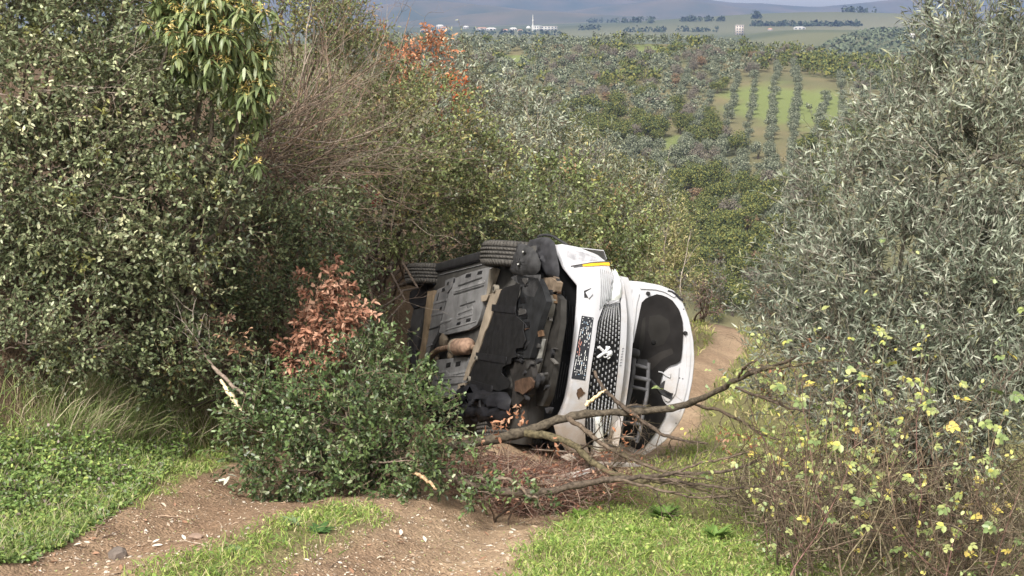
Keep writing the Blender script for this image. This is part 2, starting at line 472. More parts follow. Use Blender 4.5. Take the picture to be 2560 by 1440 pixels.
# ------------------------------------------------------------------ foliage generators
def foliage(gl, gt, rng, lobes, dens, rc, tw, lv, L, W, colors, probs=None, up=0.3, spread=0.8, droop=0.0, shape='lance', fold=0.25, curl=0.15,
            twig_col=(0.12, 0.095, 0.065), twig_r=0.003, back=0.35, inner=0.5, clump_mix=0.65, flat=0.5, vmin=0.65, vmax=1.35):
    """leafy twigs in clumps through ellipsoid lobes (centre, radii); gl gets leaves, gt the twigs; returns the clump centres"""
    cents = []
    for c, r in lobes:
        r = np.asarray(r, float)
        area = 4 * math.pi * ((r[0] * r[1]) ** 1.6 / 3 + (r[0] * r[2]) ** 1.6 / 3 + (r[1] * r[2]) ** 1.6 / 3) ** (1 / 1.6)
        n = max(3, int(dens * area))
        d = unit_rand(rng, (int(n * 1.8),))
        keep = (d[:, 1] < 0.25) | (rng.random(len(d)) < back)
        d = d[keep][:n]; n = len(d)
        f = rng.uniform(inner, 1.06, (n, 1)) ** 0.7
        pos = np.asarray(c) + d * r * f
        cents.append(pos)
        rcl = rc * rng.uniform(0.6, 1.35, (n, 1, 1))
        td = nrm(d[:, None] * 0.7 + unit_rand(rng, (n, tw)) * spread + np.array([0, 0, up]))
        tb = pos[:, None] + unit_rand(rng, (n, tw)) * rcl * 0.35
        te = tb + td * rcl * rng.uniform(0.6, 1.25, (n, tw, 1)) + np.array([0, 0, -1.0]) * droop * rcl
        if gt is not None:
            cc = np.asarray(twig_col) * rng.uniform(0.6, 1.5, (n * tw, 1))
            gt.sticks(tb, te, twig_r, twig_r * 0.5, cc, 3)
        t = np.clip(np.linspace(0.15, 1.0, lv)[None, None, :, None] + rng.uniform(-0.06, 0.06, (n, tw, lv, 1)), 0, 1)
        lp = tb[:, :, None] * (1 - t) + te[:, :, None] * t
        ld = nrm(td[:, :, None] * 0.75 + unit_rand(rng, (n, tw, lv)) * 0.85 + np.array([0, 0, -1.0]) * droop * 1.6)
        ln = nrm(unit_rand(rng, (n, tw, lv)) + np.array([0, -0.25, 1.0]) * flat * 2)
        N = n * tw * lv
        ci = rng.choice(len(colors), n, p=probs)
        li = rng.choice(len(colors), N, p=probs)
        use = rng.random(N) < clump_mix
        idx = np.where(use, np.repeat(ci, tw * lv), li)
        col = np.array(colors, float)[idx] * rng.uniform(vmin, vmax, (N, 1)) * np.repeat(rng.uniform(0.8, 1.2, n), tw * lv)[:, None]
        gl.leaves(lp, ld, ln, L * rng.uniform(0.65, 1.25, N), W * rng.uniform(0.7, 1.25, N), col, fold, curl, shape)
    return np.concatenate(cents)

def limb(g, rng, a, b, r0, r1, col, n=7, wob=0.08, k=6, sag=0.0):
    a = np.asarray(a, float); b = np.asarray(b, float)
    t = np.linspace(0, 1, n)[:, None]
    P = a * (1 - t) + b * t
    ln = np.linalg.norm(b - a)
    w_ = np.cumsum(rng.normal(size=(n, 3)) * wob * ln / n, 0); w_ -= t * w_[-1]
    P = P + w_ + np.array([0, 0, 1.0]) * sag * ln * (t * (1 - t)) * 4
    g.tube(P, np.linspace(r0, r1, n), col, k)
    return P

def twiggy(g, rng, a, d, length, r, depth, cols, n=6, wob=0.35, kids=4, up=0.1, ends=None, kidlen=0.55, k=3):
    """a bare twig that forks"""
    d = nrm(d); P = [np.asarray(a, float)]
    for i in range(n):
        d = nrm(d + rng.normal(size=3) * wob * 0.5 + np.array([0, 0, up]))
        P.append(P[-1] + d * length / n)
    P = np.array(P)
    rr = np.linspace(r, r * 0.35, n + 1)
    c = cols[rng.integers(len(cols))] * rng.uniform(0.7, 1.3)
    if depth > 1 and k > 3:
        g.tube(P, rr, c, k, False)
    else:
        g.sticks(P[:-1], P[1:], rr[:-1], rr[1:], c, 3)
    if ends is not None: ends.append((P[-1], d))
    if depth > 0:
        for q in range(kids):
            i = rng.integers(1, n + 1) if q else n
            dd = nrm(nrm(P[i] - P[i - 1]) + rng.normal(size=3) * 0.55)
            twiggy(g, rng, P[i], dd, length * kidlen * rng.uniform(0.6, 1.2), rr[i] * 0.75, depth - 1, cols, max(3, n - 1), wob, max(2, kids - 1), up, ends, kidlen, 3)

def lobe(px, py, d, rx, ry, rz=None):
    """an ellipsoid of a crown given by its middle and half sizes in photo pixels at distance d"""
    k = d / F
    return (at(px, py, d), (rx * k, (rz if rz else 0.8 * (rx + ry) / 2) * k, ry * k))

def shrub(name, label, cat, base, lobes, seed, stem_n=5, stem_r=0.03, stem_col=(0.13, 0.10, 0.08), group=None, leaf_mat=None, fol_name="foliage", thin=0.5, extra=None, **kw):
    rng = np.random.default_rng(seed)
    base = np.asarray(base, float)
    base[2] = terr(base[0], base[1])
    root = empty(name, base); tag(root, label, cat, group)
    gl, gt, gs = Geo(), Geo(), Geo()
    cents = foliage(gl, gt, rng, lobes, **kw) if not isinstance(kw.get('passes'), list) else np.concatenate([foliage(gl, gt, rng, lobes, **k_) for k_ in kw['passes']])
    for c, r in lobes:
        for q in range(max(1, stem_n // max(1, len(lobes)) + 1)):
            b = base + np.array([rng.uniform(-.12, .12), rng.uniform(-.12, .12), -0.08])
            e = np.asarray(c) + rng.uniform(-.35, .35, 3) * r
            limb(gs, rng, b, e, stem_r * rng.uniform(.6, 1), stem_r * 0.35, np.array(stem_col) * rng.uniform(.7, 1.3), 8, 0.35, 6, 0.05)
        sel = cents[rng.choice(len(cents), int(min(len(cents), 14 * thin + 3)), replace=False)]
        for e in sel:
            if np.linalg.norm((e - c) / np.asarray(r)) < 1.2:
                limb(gs, rng, np.asarray(c) + rng.uniform(-.2, .2, 3) * r, e, stem_r * 0.35, stem_r * 0.12, np.array(stem_col) * rng.uniform(.8, 1.5), 5, 0.3, 4)
    if extra: extra(gl, gt, gs, rng)
    gs.build("stems", M_BARK, root, True)
    tag(gt.build("twigs", M_BARK, root), kind="stuff")
    fo = gl.build(fol_name, leaf_mat or M_LEAF, root); tag(fo, kind="stuff")
    return root

# ------------------------------------------------------------------ trees of the hillside
def far_crown(kind, seed, nl, size):
    rng = np.random.default_rng(seed); g = Geo()
    if kind == 'olive':
        cols = [(0.165, 0.18, 0.125), (0.115, 0.135, 0.09), (0.22, 0.23, 0.17), (0.08, 0.095, 0.062)]
        h, r = 3.6, 1.9
    elif kind == 'oak':
        cols = [(0.115, 0.13, 0.042), (0.08, 0.10, 0.038), (0.17, 0.165, 0.05), (0.055, 0.07, 0.032)]
        h, r = 5.2, 3.0
    elif kind == 'russet':
        cols = [(0.22, 0.135, 0.085), (0.17, 0.12, 0.075), (0.14, 0.12, 0.075)]
        h, r = 3.4, 2.0
    else:
        cols = [(0.15, 0.135, 0.11), (0.12, 0.105, 0.085), (0.17, 0.15, 0.12)]
        h, r = 4.2, 2.2
    lobes = []
    for q in range(7):
        a = rng.uniform(0, 6.28); rr = r * rng.uniform(0.2, 0.62)
        lobes.append((np.array([math.cos(a) * rr, math.sin(a) * rr, h * rng.uniform(0.38, 0.80)]), np.array([r * .5, r * .5, h * .22]) * rng.uniform(.75, 1.2)))
    lobes.append((np.array([0, 0, h * .55]), (r * .7, r * .7, h * .33)))
    for c, rad in lobes:
        n = nl // len(lobes)
        d = unit_rand(rng, (n,)); d[:, 2] += 0.2; d = nrm(d)
        P = c + d * np.asarray(rad) * rng.uniform(.6, 1.12, (n, 1))
        D = nrm(unit_rand(rng, (n,)) * .9 + d * .5)
        N = nrm(d + unit_rand(rng, (n,)) * .6)
        g.leaves(P - D * size * .5, D, N, size * rng.uniform(.6, 1.4, n), size * .75 * rng.uniform(.6, 1.3, n), pal(rng, n, cols, None, .85, 1.15), 0.1, 0.1, 'lance')
    for q in range(3 if kind == 'olive' else 2):
        nl > 99 and limb(g, rng, (rng.uniform(-.1, .1), rng.uniform(-.1, .1), -0.4), (rng.uniform(-.7, .7), rng.uniform(-.7, .7), h * .5), 0.15, 0.06, (0.09, 0.075, 0.06), 4, .2, 5)
    return g
def far_mesh(kind, seed, nl, size):
    me = far_crown(kind, seed, nl, size).mesh(kind + "_tree_shape"); me.materials.append(M_FAR); return me
protos = {k: [far_mesh(k, 100 + 10 * i + j, 1000 if k != 'oak' else 1500, 0.27 if k != 'oak' else 0.34) for j in range(4)] for i, k in enumerate(['olive', 'oak', 'russet', 'bare'])}
small = {k: [far_crown(k, 300 + 10 * i + j, 80, 0.62 if k != 'oak' else 0.9) for j in range(3)] for i, k in enumerate(['olive', 'oak', 'russet', 'bare'])}

rngH = np.random.default_rng(77)
spots = []                                     # (x, y, kind, scale, in_row)
row_lines = [((1945, 170), (1935, 250), (1915, 470)), ((1985, 165), (1995, 250), (1985, 300), (1975, 470)), ((1890, 160), (1885, 240), (1870, 330), (1850, 470)),
             ((1845, 150), (1840, 230), (1815, 330), (1790, 440)), ((1785, 160), (1787, 210), (1760, 300), (1700, 400)), ((2065, 250), (2045, 340), (2010, 450)),
             ((1725, 165), (1712, 215), (1680, 290), (1620, 370)), ((1740, 330), (1700, 400), (1670, 440)), ((1620, 300), (1590, 350), (1560, 400)), ((2100, 200), (2110, 290), (2090, 420))]
for ln in row_lines:
    Pw = [hit(a, b, 150) for a, b in ln]
    for a, b in zip(Pw[:-1], Pw[1:]):
        n = max(1, int(np.linalg.norm((b - a)[:2]) / 8.6))
        for q in range(n):
            pt = a + (b - a) * (q + rngH.uniform(-.12, .12)) / n
            if rngH.random() < 0.93:
                spots.append((pt[0] + rngH.uniform(-.4, .4), pt[1], 'olive', rngH.uniform(.85, 1.25), True))
rows_xy = np.array([s[:2] for s in spots])
def pix(x, y, z):
    v = np.stack([x, y, z], -1) - CAM
    d = v @ FWD
    return 1280 + F * (v @ RGT) / d, 720 + F * (v @ DWN) / d, d
fields_px = [(1960, 285, 190, 100), (1620, 130, 60, 12), (1690, 370, 45, 20), (1280, 152, 40, 9)]
cells = []
y = 215.0
while y < 612:
    st = 4.6 if y < 420 else 5.0
    for x in np.arange(-0.15 * y, 0.33 * y + 4, st):
        cells.append((x + rngH.uniform(-2.0, 2.0), y + rngH.uniform(-2.0, 2.0)))
    y += st
cells = np.array(cells)
cz = terr(cells[:, 0], cells[:, 1])
cpx, cpy, cd = pix(cells[:, 0], cells[:, 1], cz)
wn1 = vnoise(cells[:, 0], cells[:, 1], 42, 61) + 0.5 * vnoise(cells[:, 0], cells[:, 1], 15, 62)
for (x, y_), px_, py_, q in zip(cells, cpx, cpy, wn1):
    if px_ < 780 or px_ > 2420: continue
    if py_ > np.interp(px_, [780, 1000, 1160, 1350, 1500, 1720, 1760], [110, 190, 320, 480, 590, 740, 900]) + 30: continue      # hidden by the near bank
    if px_ > 2000 and py_ > np.interp(px_, [2000, 2100, 2200, 2420], [640, 420, 330, 170]): continue                     # hidden by the near olive
    if any(abs(px_ - a) < c_ and abs(py_ - b) < d_ and (((px_ - a) / c_) ** 2 + ((py_ - b) / d_) ** 2) < 1 for a, b, c_, d_ in fields_px):
        if rngH.random() < 0.985: continue
    if len(rows_xy) and np.min(np.abs(rows_xy[:, 0] - x) + np.abs(rows_xy[:, 1] - y_)) < 4.2: continue
    r = rngH.random()
    if py_ > 470 + 60 * q: kind = 'oak' if r < .75 else ('olive' if r < .86 else ('bare' if r < .96 else 'russet'))
    elif py_ < 128: kind = 'olive' if r < .9 else 'oak'
    elif (1880 < px_ < 2130 and 168 < py_ < 250): kind = 'oak'
    elif q > 0.06 and px_ > 1330: kind = 'oak' if r < .8 else ('bare' if r < .93 else 'russet')
    else: kind = 'olive' if r < .80 else ('oak' if r < .87 else ('bare' if r < .985 else 'russet'))
    s_ = rngH.uniform(.85, 1.5) if kind != 'oak' else rngH.uniform(.7, 1.35)
    spots.append((x, y_, kind, s_, False))
LAB = {'olive': ("olive_tree", "silver grey olive tree scattered over the far hillside", "olive tree", "olive trees scattered over the hillside"),
       'oak': ("oak_tree", "rounded yellow green evergreen oak on the far hillside", "oak tree", "evergreen oaks on the hillside"),
       'russet': ("deciduous_tree", "small russet brown tree among the hillside olives", "tree", "russet trees on the hillside"),
       'bare': ("deciduous_tree", "bare greyish leafless tree among the hillside oaks", "tree", "bare trees on the hillside")}
spots.sort(key=lambda s: (not s[4], s[1]))
count = {}
rest = Geo()
for x, y_, kind, s_, row in spots:
    z = float(terr(x, y_))
    count[kind] = count.get(kind, 0) + 1
    if count[kind] <= 290:
        nm, lab, cat, grp = LAB[kind]
        if row: lab, grp = "olive tree planted in a straight row across the green hillside field", "olive trees in rows on the green field"
        o = bpy.data.objects.new(nm, protos[kind][rngH.integers(4)])
        COL.objects.link(o)
        o.location = (x, y_, z - .05); o.rotation_euler = (0, 0, rngH.uniform(0, 6.28))
        o.scale = (s_, s_, s_ * rngH.uniform(.85, 1.15))
        tag(o, lab, cat, grp)
    else:
        g = small[kind][rngH.integers(3)]
        if not hasattr(g, 'flatV'):
            g.flatV = np.concatenate(g.V)
        a = rngH.uniform(0, 6.28); ca, sa = math.cos(a), math.sin(a)
        V = g.flatV @ np.array([[ca, sa, 0], [-sa, ca, 0], [0, 0, 1]]) * s_ + np.array([x, y_, z])
        rest.V.append(V); rest.L += [l + rest.n for l in g.L]; rest.S += g.S; rest.C += g.C; rest.n += len(V)
o = rest.build("hillside_wood", M_FAR); tag(o, "mass of olives and oaks towards the far hillside ridge", "trees", kind="stuff")

# two dark round trees that stand out on the ridge
for px_, py_, s_, lab in [(1168, 98, 1.15, "dark round oak standing out on the ridge, the taller one"), (1210, 98, 0.75, "small dark round oak on the ridge beside the taller one")]:
    c = hit(px_, py_, 400)
    o = bpy.data.objects.new("oak_tree", protos['oak'][1]); COL.objects.link(o); o.location = c; o.scale = (s_,) * 3
    tag(o, lab, "oak tree")

# ---- the far plain: groves in stripes, tree belts, village, mosque, block of flats
g = Geo(); rng = np.random.default_rng(5)
def blob(g, P, r, h, col, n=9):
    d = unit_rand(rng, (n,)); d[:, 2] = abs(d[:, 2])
    Q = P + d * np.array([r, r, h])
    D = unit_rand(rng, (n,))
    g.leaves(Q - D * r * .6, D, d + unit_rand(rng, (n,)) * .3, r * 1.3, r * 1.1, np.tile(np.asarray(col), (n, 1)) * rng.uniform(.7, 1.3, (n, 1)), 0.1, 0.1)
for q in range(26):                                    # grove on the slope to the right
    x0 = 170 + q * 13
    for y_ in np.arange(920, 1420, 9):
        x = x0 + (y_ - 920) * 0.42 + rng.uniform(-1, 1)
        if rng.random() < 0.9: blob(g, np.array([x, y_, float(terr(x, y_))]), 2.6, 4.0, (0.10, 0.12, 0.075), 7)
o = g.build("far_grove", M_FAR); tag(o, "striped olive grove on the slope beyond the ridge", "grove", kind="stuff")
g = Geo()
for a, b, py_, dens, hh in [(1470, 1640, 56, 46, 9), (1700, 1812, 52, 40, 8), (1880, 2150, 66, 150, 8), (2110, 2290, 30, 40, 10), (1560, 1800, 80, 40, 8), (1882, 1898, 45, 5, 13), (1000, 1400, 88, 50, 8), (1440, 1500, 75, 12, 8)]:
    for q in range(dens):
        P = hit(rng.uniform(a, b), py_ + rng.uniform(-1.5, 1.5), 900)
        blob(g, P, hh * rng.uniform(.3, .55), hh * rng.uniform(.6, 1.2), (0.045, 0.06, 0.04), 8)
o = g.build("far_tree_belt", M_FAR); tag(o, "dark tree belts and hedges on the distant plain", "trees", kind="stuff")
M_WALL = mat_attr("render_wall", 0.8, 0, 0.2, 0.08, 0.3)
def building(name, label, cat, px_, py_, w, h, dep, wall, roofc, floors, cols_, group=None, roof='hip'):
    P = hit(px_, py_, 700)
    root = empty(name, P); tag(root, label, cat, group)
    gw = Geo(); gw.box(P + np.array([0, 0, h / 2 - .5]), (w / 2, dep / 2, h / 2 + .5), wall); gw.build("wall", M_WALL, root)
    gr = Geo(); t = P + np.array([0, 0, h])
    e = 0.4
    if roof == 'hip':
        V = np.array([[-w / 2 - e, -dep / 2 - e, 0], [w / 2 + e, -dep / 2 - e, 0], [w / 2 + e, dep / 2 + e, 0], [-w / 2 - e, dep / 2 + e, 0], [-w / 4, 0, 1.7], [w / 4, 0, 1.7]]) + t
        gr.add(V, [[0, 1, 5, 4], [2, 3, 4, 5]], roofc); gr.add(V, [[1, 2, 5], [3, 0, 4]], roofc); gr.add(V, [[3, 2, 1, 0]], roofc)
    else:
        gr.box(t + np.array([0, 0, .2]), (w / 2 + e, dep / 2 + e, .25), roofc)
    gr.build("roof", M_WALL, root)
    for f_ in range(floors):
        for c_ in range(cols_):
            gg = Geo(); gg.box(P + np.array([-w / 2 + w * (c_ + .5) / cols_, -dep / 2 - .03, h * (f_ + .5) / floors]), (w / cols_ * .24, .08, h / floors * .26), (.10, .11, .13))
            gg.build("window", M_WALL, root)
    return root, P
building("apartment_block", "tall square pale block of flats standing on the ridge", "building", 1848, 88, 11, 14, 10, (.42, .37, .33), (.45, .40, .38), 4, 3, roof='flat')
building("farm_shed", "long white low shed in front of the dark wood", "shed", 1998, 74, 17, 3, 9, (.42, .41, .39), (.42, .41, .4), 1, 3)
building("school_building", "long white building beside the mosque on the plain", "building", 1368, 76, 33, 6.5, 12, (.42, .41, .39), (.5, .45, .42), 2, 6, roof='flat')
rb, P = building("mosque", "white mosque with a tall slender minaret on the plain", "mosque", 1341, 77, 16, 8, 14, (.45, .44, .42), (.55, .56, .58), 2, 4, roof='flat')
g = Geo(); m0 = P + np.array([-6, -6, 0])
hm = 27
prof = [(1.3, -1), (1.3, 8), (1.0, 8.5), (.95, 15), (1.5, 15.5), (1.5, 16.2), (.9, 16.3), (.85, 20.5), (1.1, 20.8), (0.05, hm)]
g.tube(np.array([m0 + np.array([0, 0, b]) for a, b in prof]), [a for a, b in prof], (.5, .49, .47), 10); g.build("minaret", M_WALL, rb)
g = Geo()
ths = np.linspace(0, math.pi / 2, 7)
g.grid(np.array([[P + np.array([-13, 2, 4]) + 4.0 * np.array([math.cos(t) * math.cos(a), math.cos(t) * math.sin(a), math.sin(t)]) for a in np.linspace(0, 2 * math.pi, 15)] for t in ths]), (.45, .45, .44)); g.build("dome", M_WALL, rb)
vill = [(1100, 74, 22, 13), (1112, 76, 26, 8), (1165, 72, 18, 7), (1205, 75, 34, 5), (1228, 76, 28, 5), (1262, 79, 18, 4), (1283, 76, 20, 5), (1060, 80, 20, 5), (1080, 83, 16, 4), (1300, 80, 14, 4), (1660, 77, 8, 5), (1925, 77, 9, 4), (2275, 96, 12, 5)]
for i, (a, b, w_, h_) in enumerate(vill):
    building("house", "small pale house in the distant village on the plain", "house", a, b, w_ * .62, h_ * .62, 8, (.38, .36, .34), (.42, .24, .17) if i % 2 else (.6, .58, .55), 1, 3, "houses of the distant village")

# ================================================================== the overturned car
# local axes: x forward, y to the car's left (the side it lies on), z towards its roof; origin under the front axle
cx_ = nrm(0.32 * RGT - 0.058 * DWN - 0.945 * FWD)
cy_ = -0.100 * RGT + 0.992 * DWN
cy_ = nrm(cy_ - cx_ * (cx_ @ cy_))
cz_ = np.cross(cx_, cy_)
CM = np.stack([cx_, cy_, cz_], 1)
CO = at(1455, 868, 11.2) - CM @ np.array([0.93, 0, 0.62])
car_base = CO + CM @ np.array([-1.2, 0.94, 0.8])
car = empty("overturned_car")
car.matrix_world = Matrix([[CM[0][0], CM[0][1], CM[0][2], CO[0]], [CM[1][0], CM[1][1], CM[1][2], CO[1]], [CM[2][0], CM[2][1], CM[2][2], CO[2]], [0, 0, 0, 1]])
tag(car, "wrecked white car lying on its side across the track with its bonnet open", "car")
LO = CM.T @ (CAM - CO)
def lray(px, py): return CM.T @ ray(px, py)
def on_plane(px, py, n, k):
    n = np.asarray(n, float); r = lray(px, py)
    return LO + r * (k - n @ LO) / (n @ r)
def onz(px, py, z): return on_plane(px, py, (0, 0, 1), z)
def onx(px, py, x): return on_plane(px, py, (1, 0, 0), x)
def fascia(px, py, off=0.0):
    x = 0.85
    for _ in range(14):
        q = onx(px, py, x)
        x = 0.5 * x + 0.5 * (0.945 - 0.34 * min(1.2, abs(q[1] / 0.92)) ** 2.6 - 0.22 * max(0, q[2] - 0.72) + off)
    return onx(px, py, x)
HA = math.radians(76); HX, HZ = 0.0, 1.06
hood_n = np.array([math.sin(HA), 0, -math.cos(HA)])       # faces the front of the car
def onhood(px, py, off=0.0): return on_plane(px, py, hood_n, hood_n @ np.array([HX, 0, HZ]) + off)

M_PAINT, nt, p, out = mat_new("white_paint")
tc = nt.nodes.new("ShaderNodeTexCoord"); nz = nt.nodes.new("ShaderNodeTexNoise"); nz.inputs["Scale"].default_value = 3.2; nz.inputs["Detail"].default_value = 9; nz.inputs["Roughness"].default_value = 0.72
sx = nt.nodes.new("ShaderNodeSeparateXYZ"); nt.links.new(tc.outputs["Object"], sx.inputs[0]); nt.links.new(tc.outputs["Object"], nz.inputs["Vector"])
mr = nt.nodes.new("ShaderNodeMapRange"); mr.inputs[1].default_value = -0.1; mr.inputs[2].default_value = 0.9; mr.inputs[3].default_value = 0.0; mr.inputs[4].default_value = 0.26
nt.links.new(sx.outputs[1], mr.inputs[0])
ad = nt.nodes.new("ShaderNodeMath"); ad.operation = 'ADD'; nt.links.new(nz.outputs[0], ad.inputs[0]); nt.links.new(mr.outputs[0], ad.inputs[1])
cr = nt.nodes.new("ShaderNodeValToRGB")
cr.color_ramp.elements[0].position = 0.53; cr.color_ramp.elements[0].color = (0.45, 0.455, 0.485, 1)
cr.color_ramp.elements[1].position = 0.92; cr.color_ramp.elements[1].color = (0.34, 0.26, 0.18, 1)
nt.links.new(ad.outputs[0], cr.inputs[0]); nt.links.new(cr.outputs[0], p.inputs["Base Color"])
p.inputs["Roughness"].default_value = 0.32; p.inputs["Coat Weight"].default_value = 0.5; p.inputs["Coat Roughness"].default_value = 0.08
M_PLASTIC = mat_attr("car_plastic", 0.6, 0, 0.25, 0.45, 12, 0.25)
M_DIRTY = mat_attr("dusty_underside", 0.75, 0, 0.25, 0.32, 7, 0.25)
M_METAL = mat_attr("dull_metal", 0.5, 0, 0.5, 0.3, 14, 0.2, 0.6)
M_RUST = mat_attr("rusty_metal", 0.85, 0, 0.2, 0.45, 18, 0.5)
M_CHROME = mat_attr("chrome", 0.22, 0, 0.6, 0, 1, 0, 0.35)
M_RUBBER = mat_attr("tyre_rubber", 0.75, 0, 0.25, 0.3, 25, 0.4)
M_AMBER = mat_attr("amber_lens", 0.25, 0.15, 0.5)
M_GLASSD = mat_attr("dark_glass", 0.08, 0, 0.6, 0, 1, 0, 0.0, 0.6)
M_LENS, nt, p, out = mat_new("headlamp_lens")
p.inputs["Base Color"].default_value = (0.78, 0.82, 0.82, 1); p.inputs["Roughness"].default_value = 0.06; p.inputs["Transmission Weight"].default_value = 0.25; p.inputs["Coat Weight"].default_value = 0.6
M_FELT = mat_attr("insulation_felt", 0.95, 0, 0.1, 0.35, 5, 0.6)
M_PRINT = mat_attr("plate_print", 0.5, 0, 0.3)

def part(g, name, mat, parent=car, smooth=False, label=None):
    o = g.build(name, mat, parent, smooth, keep=False)
    if label: o["label"] = label
    return o
def bevel(o, w=0.006, seg=2):
    m_ = o.modifiers.new("bevel", 'BEVEL'); m_.width = w; m_.segments = seg; m_.limit_method = 'ANGLE'; m_.angle_limit = math.radians(40)
def up_(px, z0=0.2): return lambda a: onz(a[0], a[1], z0)
def poly_z(pts, z): return np.array([onz(a, b, z) for a, b in pts])
def cr_(a, b): return (980 + a / 2.25, 540 + b / 2.25)            # crop coordinates of the study picture -> photo pixels

# ---- body shell, lofted
def section(x, wl, wb, wr, zb, zbelt, zr):
    pts = [(-wl * .9, zb), (-wl, zb + .12), (-wb, (zb + zbelt) / 2), (-wb + .02, zbelt), (-(wb * .45 + wr * .55), (zbelt + zr) / 2), (-wr, zr - .10), (-wr * .8, zr - .02), (0, zr)]
    pts = pts + [(-a, b) for a, b in pts[-2::-1]]
    return np.array([(x, a, b) for a, b in pts])
secs = [section(0.05, .80, .89, .70, .30, .86, 1.04), section(-.25, .84, .915, .70, .26, .95, 1.12), section(-.8, .86, .92, .62, .25, 1.0, 1.46), section(-1.4, .86, .92, .60, .25, 1.02, 1.60),
        section(-2.2, .86, .92, .60, .25, 1.04, 1.62), section(-2.9, .86, .92, .58, .27, 1.06, 1.56), section(-3.3, .82, .90, .54, .32, 1.06, 1.40), section(-3.52, .70, .80, .50, .40, .95, 1.10)]
g = Geo(); g.grid(np.array(secs), (.78, .79, .8)); g.add(secs[-1], np.arange(15)[None], (.78, .79, .8)); g.add(secs[0][::-1], np.arange(15)[None], (.05, .05, .05))
part(g, "body", M_PAINT, car, True)
# glazing set slightly proud of the shell
def pane(name, quad, n):
    g = Geo(); q = np.array(quad, float); t = np.linspace(0, 1, 5)
    G = np.array([[(q[0] * (1 - a) + q[1] * a) * (1 - b) + (q[3] * (1 - a) + q[2] * a) * b for a in t] for b in t])
    g.shell(G + np.asarray(n) * 0.012, -np.asarray(n) * 0.02, (.02, .025, .03)); part(g, name, M_GLASSD)
pane("windscreen", [(-.28, -.66, 1.11), (-.28, .66, 1.11), (-.98, .58, 1.50), (-.98, -.58, 1.50)], (.5, 0, .87))
for s in (-1, 1):
    for x0, x1 in ((-.62, -1.32), (-1.40, -2.18), (-2.26, -2.95)):
        f_ = lambda x, z: (x, s * np.interp(z, [1.03, 1.5], [.905, .665]), z)
        pane("side_window", [f_(x0, 1.06), f_(x1, 1.08), f_(x1 + (.05 if x1 < -2.9 else 0), 1.44), f_(min(x0, -.95) if x0 > -.9 else x0, 1.42)], (0, s * .9, .4))
for s in (-1, 1):
    g = Geo(); g.box((-1.35, s * .86, .30), (1.06, .045, .07), (.025, .025, .027)); o = part(g, "sill", M_PLASTIC); bevel(o, .015)
    g = Geo()
    a = np.linspace(0.15, math.pi - .15, 14)
    for xa in (0, -2.675):
        pass
# front wings
for s in (-1, 1):
    g = Geo(); rows = []
    for x in np.linspace(.50, -.02, 8):
        zt = np.interp(x, [-.05, .62], [1.03, .93])
        arch = 0.36 + 0.37 * math.sqrt(max(0, 1 - (x / .40) ** 2)) if abs(x) < .40 else .36
        rows.append([(x, s * (.90 - .10 * max(0, x - .2)), z_) if k < 6 else (x, s * .80, zt + .015) for k, z_ in enumerate(list(np.linspace(max(arch, .40), zt - .02, 6)) + [0])])
    g.shell(np.array(rows), np.array([0, -s * .008, 0]), (.78, .79, .8)); part(g, "front_wing", M_PAINT, car, True)

# ---- wheels
def wheel(x, y, z, out_s, yaw=0.0):
    root_m = Matrix.Translation((x, y, z)) @ Matrix.Rotation(yaw, 4, 'Z')
    g = Geo(); prof = [(-.075, .215), (-.100, .235), (-.114, .280), (-.108, .303), (-.090, .324)]
    gro = [-.052, -.018, .018, .052]
    for c in gro: prof += [(c - .006, .345), (c - .0045, .335), (c + .0045, .335), (c + .006, .345)]
    prof += [(.090, .324), (.108, .303), (.114, .280), (.100, .235), (.075, .215)]
    A = np.linspace(0, 2 * math.pi, 57)
    g.grid(np.array([[(r_ * math.cos(a), b, r_ * math.sin(a)) for b, r_ in prof] for a in A]), (.04, .038, .036))
    for q in range(64):                                              # lateral tread blocks
        a0 = q * 2 * math.pi / 64
        for k, (b0, b1) in enumerate([(-.104, -.060), (-.045, -.026), (-.010, .010), (.026, .045), (.060, .104)]):
            aa = a0 + (0.03 if k % 2 else 0)
            r0, r1 = .338, .3475
            for da in (0,):
                c0, c1 = aa, aa + 2 * math.pi / 64 * .80
                sk = .03 if k in (1, 3) else .015
                fr = lambda b_, r_: r_ - max(0, abs(b_) - .058) * .62
                V = [(fr(b_, r_) * math.cos(c_ + (sk if b_ == b1 else 0)), b_, fr(b_, r_) * math.sin(c_ + (sk if b_ == b1 else 0))) for r_ in (r0, r1) for b_ in (b0, b1) for c_ in (c0, c1)]
                g.add(V, [[4, 5, 7, 6], [0, 1, 5, 4], [2, 6, 7, 3], [0, 4, 6, 2], [1, 3, 7, 5]], (.075, .07, .064))
    wh = bpy.data.objects.new("wheel", None); COL.objects.link(wh); wh.parent = car; wh.matrix_local = root_m; wh.empty_display_size = .1
    o = g.build("tyre", M_RUBBER, wh, False, keep=False)
    g = Geo()
    prof = [(-.10, .215), (-.085, .20), (-.02, .19), (.06, .19), (.085, .205), (.098, .215)]
    g.grid(np.array([[(r_ * math.cos(a), b, r_ * math.sin(a)) for b, r_ in prof] for a in A]), (.30, .30, .31))
    for q in range(5):
        a = q * 2 * math.pi / 5
        R_ = np.array([[math.cos(a), 0, -math.sin(a)], [0, 1, 0], [math.sin(a), 0, math.cos(a)]])
        g.box(R_ @ np.array([.115, out_s * .06, 0]), (.085, .018, .026), (.36, .36, .37), R_)
    g.tube([(0, out_s * .09, 0), (0, -out_s * .05, 0)], .055, (.25, .25, .26), 16)
    g.tube([(0, -out_s * .02, 0), (0, -out_s * .07, 0)], .145, (.16, .13, .11), 24)      # brake disc
    o = g.build("rim", M_METAL, wh, False, keep=False)
    return wh
